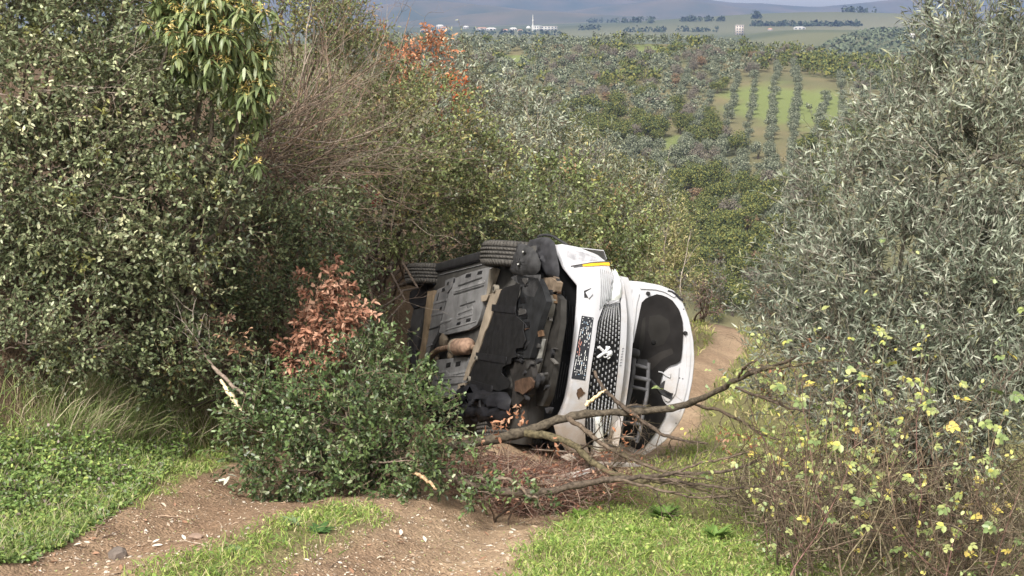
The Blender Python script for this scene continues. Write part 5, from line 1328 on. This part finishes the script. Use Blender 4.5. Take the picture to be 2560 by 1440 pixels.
for pts, nt_ in [([(1190, 1190, 8.9, 6), (1220, 1200, 8.85, 6), (1275, 1195, 8.8, 6), (1300, 1215, 8.75, 5), (1320, 1240, 8.7, 5), (1345, 1245, 8.65, 3)], 4), ([(1600, 1195, 9.0, 6), (1680, 1200, 8.9, 6), (1760, 1215, 8.8, 5), (1840, 1222, 8.7, 4), (1920, 1215, 8.6, 3)], 12), ([(1540, 1198, 9, 6), (1640, 1225, 8.9, 5), (1740, 1245, 8.8, 4), (1820, 1240, 8.7, 3)], 10), ([(1690, 1182, 9.1, 5), (1740, 1160, 9.1, 5), (1800, 1150, 9.1, 4), (1870, 1130, 9, 3)], 9)]:
    g = Geo(); Q2, R3 = pxlimb(g, pts, LIMB[rng.integers(4)], 8)
    for k in range(nt_):
        i = rng.integers(2, len(Q2)); twiggy(g, rng, Q2[i], nrm(nrm(Q2[i] - Q2[i - 1]) + rng.normal(size=3) * .6 + (0, 0, .1)), rng.uniform(.15, .5), R3[i] * .5, 2, LIMB, 6, .45, 4, 0, None, .55)
    g.build("branch", M_BARK, root, True)
# russet dead leaves clinging to the fallen limb
g = Geo()
for px_, py_, n in [(1905, 935, 26), (1945, 925, 14), (1920, 985, 12), (1815, 1090, 18), (1870, 1105, 16), (1830, 1145, 14), (1580, 1045, 8), (1290, 1040, 20), (1250, 1060, 18), (1230, 1075, 14), (1560, 1090, 8), (1390, 1120, 8), (2010, 870, 14), (2070, 850, 16), (1600, 1150, 10), (1520, 1140, 10)]:
    c = at(px_, py_, 9.55); P = c + rng.normal(size=(n, 3)) * .035
    g.leaves(P, unit_rand(rng, (n,)), unit_rand(rng, (n,)), rng.uniform(.025, .05, n), rng.uniform(.014, .024, n), pal(rng, n, [(.42, .20, .12), (.33, .15, .08), (.50, .30, .20)]), .3, .3, 'oval')
rt_ = bpy.data.objects["fallen_limb"]; o = g.build("dead_leaves", M_LEAF_DRY, rt_); tag(o, kind="stuff")
# twig litter heaped against the car
rng = np.random.default_rng(25); g = Geo()
n = 3000
c0 = np.stack([at(a, b, 9.7) for a, b in zip(rng.normal(1330, 105, n), rng.normal(1140, 30, n))]); c0[:, 1] += rng.uniform(-.4, .5, n)
c0[:, 2] = np.minimum(c0[:, 2], terr(c0[:, 0], c0[:, 1]) + rng.uniform(.0, .32, n)); c0[:, 2] = np.maximum(c0[:, 2], terr(c0[:, 0], c0[:, 1]) + .01)
D = nrm(rng.normal(size=(n, 3)) * (1, .8, .35)); ln = rng.uniform(.06, .28, (n, 1))
mid = c0 + D * ln * .5 + rng.normal(size=(n, 3)) * .015
cc = pal(rng, n, [(.24, .125, .095), (.17, .10, .08), (.30, .20, .16), (.36, .27, .21)])
g.sticks(c0, mid, .003, .0025, cc); g.sticks(mid, mid + nrm(D + rng.normal(size=(n, 3)) * .3) * ln * .5, .0025, .0015, cc)
n = 900; P = c0[rng.integers(0, len(c0), n)] + rng.normal(size=(n, 3)) * .03
g.leaves(P, unit_rand(rng, (n,)), unit_rand(rng, (n,)), .035, .018, pal(rng, n, [(.36, .18, .11), (.44, .27, .18), (.28, .13, .08)]), .3, .3, 'oval')
o = g.build("twig_heap", M_LEAF_DRY); tag(o, "reddish brown heap of fine twigs and dead leaves under the limb", "twigs", kind="stuff")
# broken stake on the bank and a splintered piece on the track
base = at(600, 1035, 9.4); g = Geo(); root = empty("broken_stem", base); tag(root, "broken sapling stem with pale split wood leaning down the bank", "branch")
pxlimb(g, [(455, 775, 9.7, 3), (470, 830, 9.65, 4), (500, 875, 9.6, 5), (545, 930, 9.55, 6), (580, 965, 9.5, 7), (625, 1000, 9.45, 7)], (.24, .19, .155), 8)
for k in range(6): twiggy(g, rng, at(470 + 12 * k, 830 + 12 * k, 9.62), (rng.uniform(-.6, .6), -.2, rng.uniform(.3, 1)), rng.uniform(.15, .35), .005, 1, [np.array((.4, .34, .30))], 6, .4, 3)
g.build("stem", M_BARK, root)
g = Geo(); pxlimb(g, [(552, 950, 9.4, 6), (568, 975, 9.4, 8), (585, 1000, 9.38, 9), (604, 1030, 9.35, 5)], (.72, .60, .40), 6); o = g.build("split_wood", M_BARK, root); o["label"] = "pale exposed split wood"
base = hit(1070, 1210, 5); g = Geo(); root = empty("broken_stem", base); tag(root, "short splintered stick with orange heartwood at the edge of the boughs", "branch")
pxlimb(g, [(1036, 1182, 8.7, 5), (1055, 1192, 8.67, 7), (1075, 1204, 8.63, 6), (1090, 1224, 8.57, 3)], (.48, .33, .20), 7); g.build("stem", M_BARK, root)

# ---- the rose thicket: single compound leaves are pieces of their own
rng = np.random.default_rng(26)
def compound(col, tone, seed):
    r_ = np.random.default_rng(seed); g = Geo(); P, D, N = [], [], []
    for q, (t, a) in enumerate([(.045, 0), (.035, .95), (.035, -.95), (.018, 1.15), (.018, -1.15)][: 5 if seed % 3 else 3]):
        P.append((t, 0, 0)); D.append((math.cos(a), math.sin(a), r_.uniform(-.25, .1))); N.append((r_.uniform(-.3, .3), r_.uniform(-.3, .3), 1))
    n = len(P); c_ = np.array([np.array(col) * r_.uniform(.8, 1.2) if r_.random() < .7 else np.array(tone) for _ in range(n)])
    g.leaves(np.array(P, float), np.array(D, float), np.array(N, float),   .036, .026, c_, .15, .15, 'oval'); g.sticks(np.array([[0, 0, 0.]]), np.array([[.05, 0, 0]]), .001, .0008, (.2, .2, .08)); 
    me = g.mesh("leaf_shape"); me.materials.append(M_LEAF); return me
cmesh = [compound(np.array(c_) * .85, np.array(t_) * .9, q) for q, (c_, t_) in enumerate([((.52, .50, .12), (.32, .38, .13)), ((.33, .39, .14), (.52, .50, .13)), ((.20, .27, .10), (.36, .40, .14)), ((.40, .44, .17), (.60, .52, .10)), ((.62, .54, .12), (.60, .46, .14)), ((.24, .31, .11), (.32, .38, .13)), ((.44, .46, .19), (.28, .36, .15)), ((.17, .24, .085), (.25, .31, .11))])]
base = hit(2180, 1400, 4); base = np.array([1.95, 7.5, terr(1.95, 7.5)])
root = empty("rose_thicket", base); tag(root, "thicket of wild rose stems with yellowing leaves in the right foreground", "shrub")
gs = Geo(); ends = []; RST = [np.array(c) for c in [(.15, .11, .08), (.20, .145, .10), (.11, .085, .06), (.24, .20, .13), (.17, .10, .085)]]
for k in range(150):
    d_ = rng.uniform(6.6, 8.9); px_ = rng.uniform(1960, 2620) - (d_ - 7) * 40
    x, y_ = (px_ - 1280) / F * d_, d_ * math.cos(PITCH) + .2; z = float(terr(x, y_))
    hgt = rng.uniform(.35, 1.25) * np.interp(px_, [1850, 2000, 2150, 2500], [.55, .95, 1.05, 1.1]); lean = np.array([rng.normal() * .3 - .1, rng.normal() * .25, 1.0])
    twiggy(gs, rng, (x, y_, z - .03), lean, hgt, rng.uniform(.0035, .0075), 2, RST, 9, .22, 4, .02, ends, .42)
gs.build("stems", M_BARK, root)
idx = rng.choice(len(ends), min(len(ends), 640), replace=False); items = []
for i in idx:
    P, d = ends[i]
    if P[2] < terr(P[0], P[1]) + .05: continue
    a = rng.uniform(0, 6.28); items.append((P, np.array([math.cos(a), math.sin(a) - .4, rng.uniform(-.5, .3)]), np.array([rng.normal() * .3, -.5 + rng.normal() * .3, 1.0]), rng.uniform(.7, 1.25)))
leaf_objects(root, items[:300], cmesh, rng)
gl_ = Geo(); n = (len(items) - 300) * 3 + 400
if len(items) > 300:
    PP = np.repeat(np.array([i[0] for i in items[300:]]), 3, 0); PP = PP + rng.normal(size=PP.shape) * .015; n = len(PP)
    gl_.leaves(PP, nrm(rng.normal(size=(n, 3)) + (0, -.3, -.1)), nrm(rng.normal(size=(n, 3)) * .5 + (0, -.4, 1)), .028, .020, pal(rng, n, [(.28, .34, .15), (.38, .42, .17), (.20, .26, .12), (.52, .48, .13)]), .15, .15, 'oval')
    n = 5200; PP = ground_at(rng.uniform(1880, 2660, n), rng.uniform(1120, 1470, n)); PP[:, 2] += rng.uniform(0, .30, n) ** 1.3
    gl_.leaves(PP, nrm(rng.normal(size=(n, 3)) + (0, -.2, 0)), nrm(rng.normal(size=(n, 3)) * .7 + (0, -.4, 1)), rng.uniform(.012, .03, n), rng.uniform(.007, .018, n), pal(rng, n, [(.16, .22, .07), (.23, .28, .10), (.11, .15, .055), (.30, .25, .14)]), .15, .15, 'oval')
    o = gl_.build("foliage", M_LEAF, root); tag(o, kind="stuff")
# dead bramble tangle under and behind the roses
g = Geo(); n = 4800
d_ = rng.uniform(6.8, 9.6, n); px_ = rng.uniform(0, 1, n); px_ = (2000 - (d_ - 6.8) * 75) * (1 - px_) + 2660 * px_; x = (px_ - 1280) / F * d_; y_ = d_ * .98 + .2; z = terr(x, y_) + rng.uniform(0, .75, n) ** 1.5 * np.interp(px_, [1780, 2000, 2600], [.35, .8, 1.1])
P = np.stack([x, y_, z], 1); D = nrm(rng.normal(size=(n, 3)) * (1, .8, .9)); ln = rng.uniform(.08, .30, (n, 1)); mid = P + D * ln * .5
cc = pal(rng, n, [(.11, .085, .06), (.15, .115, .08), (.075, .06, .045), (.22, .185, .13)])
g.sticks(P, mid, .0025, .0022, cc); g.sticks(mid, mid + nrm(D + rng.normal(size=(n, 3)) * .35) * ln * .5, .0022, .0014, cc)
o = g.build("bramble_tangle", M_BARK); tag(o, "brown tangle of dead bramble stems beneath the olive", "brambles", kind="stuff")

# ---- long grass on the bank
rng = np.random.default_rng(27)
def blades(g, P, D, L, W, cols, bend):
    """curved blades of three joints"""
    n = len(P); L = L[:, None]; S = nrm(np.cross(D, np.array([0, -1.0, .2]) + rng.normal(size=(n, 3)) * .4)) * W[:, None] * .5
    hz_ = nrm((D + rng.normal(size=(n, 3)) * .5) * (1, 1, 0) + 1e-4)
    p1 = P + D * L * .4; p2 = P + D * L * .72 + hz_ * L * bend[:, None] * .18 - np.array([0, 0, 1.]) * L * bend[:, None] * .07
    p3 = P + D * L * .95 + hz_ * L * bend[:, None] * .45 - np.array([0, 0, 1.]) * L * bend[:, None] * .28
    V = np.stack([P - S, P + S, p1 + S * .9, p1 - S * .9, p2 + S * .6, p2 - S * .6, p3], 1)
    k = np.arange(n)[:, None] * 7
    V = V.reshape(-1, 3); off = g.n
    g.add(V, np.concatenate([k + [[0, 1, 2, 3]], k + [[3, 2, 4, 5]]]), np.concatenate([cols, cols]))
    g.V.append(np.zeros((0, 3))); g.L.append((k + [[5, 4, 6]] + off).ravel()); g.S.append(np.full(n, 3)); g.C.append(cols)
g = Geo(); n = 3600
px_ = rng.normal(300, 110, n); py_ = rng.uniform(985, 1125, n)
P = ground_at(px_, py_); P[:, 2] -= .02
D = nrm(np.stack([rng.normal(.05, .32, n), rng.normal(-.12, .3, n), np.ones(n)], 1))
blades(g, P, D, rng.uniform(.12, .42, n), rng.uniform(.003, .0055, n), pal(rng, n, [(.44, .38, .27), (.34, .30, .18), (.17, .23, .075), (.23, .29, .10), (.52, .45, .33)], [.17, .16, .32, .27, .08]), rng.uniform(.2, 1.5, n) ** 1.3)
o = g.build("long_grass", M_GRASS); tag(o, "long arching straw coloured and green grass on the bank", "grass", kind="stuff")

# ---- weeds and short grass
def gmask(x, y_):
    u = x - track_x(y_); e = 0.25 * vnoise(x, y_, 0.5, 21) + 0.25 * vnoise(x, y_, 0.16, 22) + 0.3 * vnoise(x, y_, 1.3, 23)
    s_ = np.exp(-((u - 0.02) / 0.42) ** 2) * (1 - sstep(7.7, 8.3, y_)) * 0.9 + np.exp(-(u / .4) ** 2) * .8 * sstep(15, 18, y_)
    return np.clip(.5 - bareness(u, y_, e, s_), 0, 1) * 2, u
def scatter(n, x0, x1, y0, y1, pw=1.0, umin=-9, umax=9):
    x = rng.uniform(x0, x1, n); y_ = rng.uniform(y0, y1, n); m, u = gmask(x, y_)
    m = m * np.clip(.75 + 1.6 * vnoise(x, y_, .32, 91) + .9 * vnoise(x, y_, .11, 92), .12, 1)
    k = (rng.random(n) < m ** pw) & (u > umin) & (u < umax); x, y_ = x[k], y_[k]
    return np.stack([x, y_, terr(x, y_)], 1), u[k]
g = Geo()
P, u = scatter(88000, -3.4, 2.6, 5.0, 9.6, 1.0, -2.3, 3.0); n = len(P)
blades(g, P, nrm(rng.normal(size=(n, 3)) * (.55, .55, .1) + (0, 0, 1)), rng.uniform(.025, .085, n), rng.uniform(.003, .006, n), pal(rng, n, [(.20, .29, .065), (.29, .36, .09), (.13, .21, .045), (.42, .42, .17), (.46, .39, .24)], [.32, .22, .28, .09, .09]), rng.uniform(.2, 1.4, n))
P, u = scatter(26000, -3, 7.5, 9.6, 15, 1.0, -2.0, 4.0); n = len(P)
blades(g, P, nrm(rng.normal(size=(n, 3)) * (.5, .5, .1) + (0, 0, 1)), rng.uniform(.04, .12, n), rng.uniform(.006, .010, n), pal(rng, n, [(.22, .29, .07), (.30, .34, .09), (.15, .22, .05), (.36, .33, .14)]), rng.uniform(.2, 1.4, n))
P, u = scatter(16000, 0, 10, 15, 28, 1.0, -3, 4.0); n = len(P)
blades(g, P, nrm(rng.normal(size=(n, 3)) * (.5, .5, .1) + (0, 0, 1)), rng.uniform(.05, .16, n), rng.uniform(.012, .022, n), pal(rng, n, [(.24, .28, .08), (.32, .33, .11), (.17, .21, .06), (.36, .31, .15)]), rng.uniform(.2, 1.4, n))
o = g.build("short_grass", M_GRASS); tag(o, "short bright green grass along the track and between the ruts", "grass", kind="stuff")
# low broad-leaved weeds
g = Geo()
P, u = scatter(17000, -3.4, 2.6, 5.0, 9.4, 1.3, -1.9, 2.6); n = len(P)
hh = rng.uniform(.01, .06, n)
g.leaves(P + np.stack([np.zeros(n), np.zeros(n), hh], 1), nrm(rng.normal(size=(n, 3)) * (1, 1, .35)), nrm(rng.normal(size=(n, 3)) * .35 + (0, -.2, 1)), rng.uniform(.012, .030, n), rng.uniform(.008, .019, n), pal(rng, n, [(.21, .30, .07), (.28, .36, .09), (.13, .21, .05), (.36, .40, .14)]), .12, .15, 'oval')
o = g.build("clover_weeds", M_GRASS); tag(o, "low small leaved weeds among the grass", "weeds", kind="stuff")
g = Geo()
n = 24000; px_ = rng.uniform(-80, 560, n); py_ = rng.uniform(1125, 1430, n)
k = (py_ < 1420 - .0006 * px_ ** 2 - .35 * np.maximum(0, px_ - 60)) & (px_ < 560); px_, py_ = px_[k], py_[k]; n = len(px_)
P = ground_at(px_, py_); x, y_, z = P[:, 0], P[:, 1], P[:, 2]
hh = (.3 + 1.4 * np.clip(vnoise(x, y_, .22, 71) + .5, 0, 1)) * rng.uniform(.01, .13, n) * np.interp(x - track_x(y_), [-2.4, -1.7, -1.3], [1.3, 1, .3])
P[:, 2] += hh
g.leaves(P, nrm(rng.normal(size=(n, 3)) * (1, 1, .5) + (0, -.2, -.2)), nrm(rng.normal(size=(n, 3)) * .75 + (0, -.35, 1)), rng.uniform(.012, .036, n), rng.uniform(.008, .023, n), pal(rng, n, [(.20, .30, .085), (.12, .20, .055), (.28, .38, .12), (.35, .41, .12), (.27, .32, .20), (.30, .24, .22)], [.28, .27, .18, .12, .11, .04], .6, 1.35), .15, .2, 'oval')
A = P[::4]; g.sticks(np.stack([A[:, 0], A[:, 1], terr(A[:, 0], A[:, 1])], 1), A, .003, .002, pal(rng, len(A), [(.16, .21, .07), (.2, .15, .12)]))
k = rng.choice(n, 4200); B = P[k].copy(); B[:, 2] = terr(B[:, 0], B[:, 1]); m_ = len(B)
blades(g, B, nrm(rng.normal(size=(m_, 3)) * (.35, .35, .1) + (0, 0, 1)), rng.uniform(.08, .24, m_) * np.interp(B[:, 0] - track_x(B[:, 1]), [-2.4, -1.4], [1.1, .45]), rng.uniform(.003, .006, m_), pal(rng, m_, [(.20, .28, .08), (.28, .34, .11), (.36, .33, .2), (.13, .19, .05)]), rng.uniform(.2, 1.4, m_))
o = g.build("nettle_weeds", M_GRASS); tag(o, "bed of leafy green nettles at the foot of the bank", "weeds", kind="stuff")
# single rosettes of broad leaves in the grass
def rosette(name, label, px_, py_, nl, L, W, col, group=None, up_=.5):
    c = hit(px_, py_, 5); root = empty(name, c); tag(root, label, "plant", group); me = []
    for q in range(3):
        m_ = big_leaf("leaf_shape", L, W, np.array(col) * (.85 + .15 * q), .25, 'oval').mesh("leaf_shape", True); m_.materials.append(M_GRASS); me.append(m_)
    leaf_objects(root, [(c + (0, 0, .005), np.array([math.cos(a), math.sin(a), up_ * rng.uniform(.5, 1.6)]), np.array([-math.cos(a) * .4, -math.sin(a) * .4, 1.0]), rng.uniform(.6, 1.15)) for a in rng.uniform(0, 6.28, nl)], me, rng)
for i, (a, b, n_, L_, W_, c_, lab) in enumerate([(1660, 1300, 90, .13, .030, (.15, .25, .06), "lush dark green dock plant in the right hand grass"), (1450, 1300, 34, .09, .026, (.17, .28, .05), "smaller dock plant nearer the rut edge"), (800, 1335, 26, .09, .03, (.06, .12, .035), "dark green rosette at the edge of the centre strip"), (740, 1310, 14, .09, .02, (.19, .26, .13), "pale grey green thistle rosette on the centre strip"), (600, 1385, 12, .08, .03, (.16, .23, .10), "greyish rosette low on the centre strip"), (1580, 1330, 16, .09, .026, (.2, .3, .06), "bright green rosette below the dock plant"), (1790, 1350, 50, .12, .028, (.15, .25, .06), "dock plant at the foot of the rose thicket")]):
    rosette("dock_plant", lab, a, b, n_, L_, W_, c_, None, 1.0 if i in (0, 1, 6) else .45)

# ---- stones, leaf litter and twigs on the track
def rock_mesh(seed, r, col, fl=.7):
    r_ = np.random.default_rng(seed); bm = bmesh.new(); bmesh.ops.create_icosphere(bm, subdivisions=2, radius=r)
    pl_ = [(nrm(r_.normal(size=3)), r_.uniform(.5, .85) * r) for _ in range(7)]
    for v in bm.verts:
        p_ = np.array(v.co)
        for n_, k_ in pl_:
            e = p_ @ n_ - k_
            if e > 0: p_ = p_ - n_ * e
        v.co = p_ * (1, .85, fl)
    me = bpy.data.meshes.new("stone_shape"); bm.to_mesh(me); bm.free()
    a = me.attributes.new("col", 'FLOAT_COLOR', 'FACE'); c_ = np.ones((len(me.polygons), 4), np.float32); c_[:, :3] = col; a.data.foreach_set("color", c_.ravel()); me.materials.append(M_STONE); return me
c = hit(290, 1400, 5); o = bpy.data.objects.new("rock", rock_mesh(4, .062, (.15, .125, .11), .95)); COL.objects.link(o); o.location = c + (0, 0, .022); tag(o, "fist sized angular grey rock on the left rut", "rock")
c = hit(490, 1350, 5); o = bpy.data.objects.new("earth_clod", rock_mesh(5, .05, (.25, .18, .14), .5)); COL.objects.link(o); o.location = c + (0, 0, .012); tag(o, "flat pinkish clod of earth lying in the left rut", "clod")
rng = np.random.default_rng(28)
smesh = [rock_mesh(30 + q, .013, c_, .55) for q, c_ in enumerate([(.36, .31, .26), (.28, .22, .17), (.45, .40, .34), (.23, .17, .13), (.5, .46, .40)])]
lm2 = []
for q, c_ in enumerate([(.60, .52, .42), (.46, .34, .25), (.36, .21, .14), (.68, .62, .54), (.30, .17, .11)]):
    m_ = big_leaf("dry_leaf_shape", .045, .017 if q != 2 else .026, c_, .3 - .12 * q, 'oval').mesh("dry_leaf_shape"); m_.materials.append(M_LITTER); lm2.append(m_)
def bare_pts(n):
    out = []
    while len(out) < n:
        a, b = rng.uniform(80, 1500), 1210 + 230 * rng.random() ** .8
        c = hit(a, b, 5.5); m, u = gmask(np.array([c[0]]), np.array([c[1]]))
        if m[0] < .35 and abs(u[0]) < 1.35: out.append(c)
    return out
for c in bare_pts(170):
    o = bpy.data.objects.new("stone", smesh[rng.integers(5)]); COL.objects.link(o); s_ = rng.uniform(.4, 1.4); o.location = c + (0, 0, .002 * s_); o.scale = (s_,) * 3; o.rotation_euler = (rng.uniform(-.3, .3), rng.uniform(-.3, .3), rng.uniform(0, 6.28)); tag(o, "small pale stone pressed into the bare track", "stone", "small stones on the track")
for c in bare_pts(230):
    o = bpy.data.objects.new("dry_leaf", lm2[rng.integers(5)]); COL.objects.link(o); s_ = rng.uniform(.5, 1.25); o.location = c + (0, 0, .006); o.scale = (s_,) * 3; o.rotation_euler = (rng.uniform(-.35, .35), rng.uniform(-.35, .35), rng.uniform(0, 6.28)); tag(o, "pale dry fallen leaf lying on the bare track", "leaf", "fallen leaves on the track")
g = Geo(); dm = []
for q in range(4):
    g = Geo(); P = np.cumsum(np.concatenate([np.zeros((1, 3)), np.stack([np.full(5, .03), rng.normal(size=5) * .008, rng.normal(size=5) * .003], 1)]), 0); g.tube(P, np.linspace(.0035, .0015, 6), [(.30, .22, .16), (.18, .13, .10), (.40, .33, .26), (.12, .09, .07)][q], 5); m_ = g.mesh("stick_shape"); m_.materials.append(M_BARK); dm.append(m_)
for c in bare_pts(60):
    o = bpy.data.objects.new("twig", dm[rng.integers(4)]); COL.objects.link(o); s_ = rng.uniform(.5, 1.4); o.location = c + (0, 0, .006); o.scale = (s_,) * 3; o.rotation_euler = (0, rng.uniform(-.08, .08), rng.uniform(0, 6.28)); tag(o, "thin broken twig lying on the bare track", "twig", "twigs on the track")
g = Geo(); n = 8500
px_ = rng.uniform(60, 1560, n); py_ = rng.uniform(1205, 1445, n); P = ground_at(px_, py_); m_, u_ = gmask(P[:, 0], P[:, 1]); k = (m_ < .55 + .3 * rng.random(n)); P = P[k]; n = len(P)
g.leaves(P + (0, 0, .006), nrm(rng.normal(size=(n, 3)) * (1, 1, .25)), nrm(rng.normal(size=(n, 3)) * .4 + (0, 0, 1)), rng.uniform(.006, .026, n), rng.uniform(.003, .010, n), pal(rng, n, [(.55, .47, .38), (.34, .24, .17), (.20, .13, .09), (.50, .44, .35), (.14, .095, .07), (.30, .32, .14)], [.2, .24, .2, .1, .16, .10]), .2, .2, 'lance')
o = g.build("leaf_litter", M_LITTER); tag(o, "crumbs of dead leaf, bark and grit strewn over the track", "litter", kind="stuff")
# broken white trim in front of the car
for i, (pts, lab) in enumerate([([(1345, 1205), (1400, 1190), (1450, 1180), (1500, 1165), (1500, 1172), (1450, 1190), (1400, 1202), (1350, 1214)], "long broken white trim strip lying under the lower limb"), ([(1480, 1156), (1540, 1158), (1600, 1160), (1602, 1166), (1540, 1168), (1482, 1164)], "straight white trim fragment on the ground below the headlamp"), ([(1402, 1142), (1425, 1136), (1440, 1146), (1420, 1152)], "small crumpled white bumper fragment among the twigs")]):
    P = np.array([at(a, b, 9.55 + .1 * i) for a, b in pts]); c = P.mean(0); zg = terr(P[:, 0], P[:, 1]); dz = np.clip(zg - P[:, 2] + .03, -.2, .3); P[:, 2] += np.max(dz) if np.max(dz) > 0 else 0
    g = Geo(); g.slab(P, (0, .012, .004), (.78, .78, .78)); o = g.build("trim_fragment", M_PAINT); tag(o, lab, "debris")
for i, (a, b, lab) in enumerate([(555, 1215, "dead grey laurel leaves curled beside the nettles"), ]):
    c = hit(a, b, 6); root = empty("fallen_sprig", c); tag(root, lab, "leaves")
    g = Geo(); n = 16; P = c + rng.normal(size=(n, 3)) * (.09, .09, .0) + np.stack([np.zeros(n), np.zeros(n), rng.uniform(.01, .05, n)], 1)
    g.leaves(P, nrm(rng.normal(size=(n, 3)) * (1, .6, .3)), nrm(rng.normal(size=(n, 3)) * .5 + (0, 0, 1)), .085, .022, pal(rng, n, [(.42, .44, .36), (.28, .31, .22), (.2, .2, .12)]), .2, .3, 'oval'); g.build("leaves", M_LITTER, root)

#@@END
# ------------------------------------------------------------------ haze over the far country
hz = bpy.data.meshes.new("haze")
bm = bmesh.new(); bmesh.ops.create_cube(bm, size=1.0); bm.to_mesh(hz); bm.free()
ho = bpy.data.objects.new("haze", hz); COL.objects.link(ho)
ho.scale = (15000, 7000, 200); ho.location = (0, 3200, 49)
tag(ho, "thin blue haze over the far plain and mountains", "haze", kind="stuff")
mh = bpy.data.materials.new("haze_air"); mh.use_nodes = True
mh.node_tree.nodes.clear()
oh = mh.node_tree.nodes.new("ShaderNodeOutputMaterial"); vh = mh.node_tree.nodes.new("ShaderNodeVolumePrincipled")
vh.inputs["Color"].default_value = (0.20, 0.29, 0.55, 1); vh.inputs["Density"].default_value = 1.5e-4; vh.inputs["Anisotropy"].default_value = 0.0
mh.node_tree.links.new(vh.outputs[0], oh.inputs["Volume"])
hz.materials.append(mh)
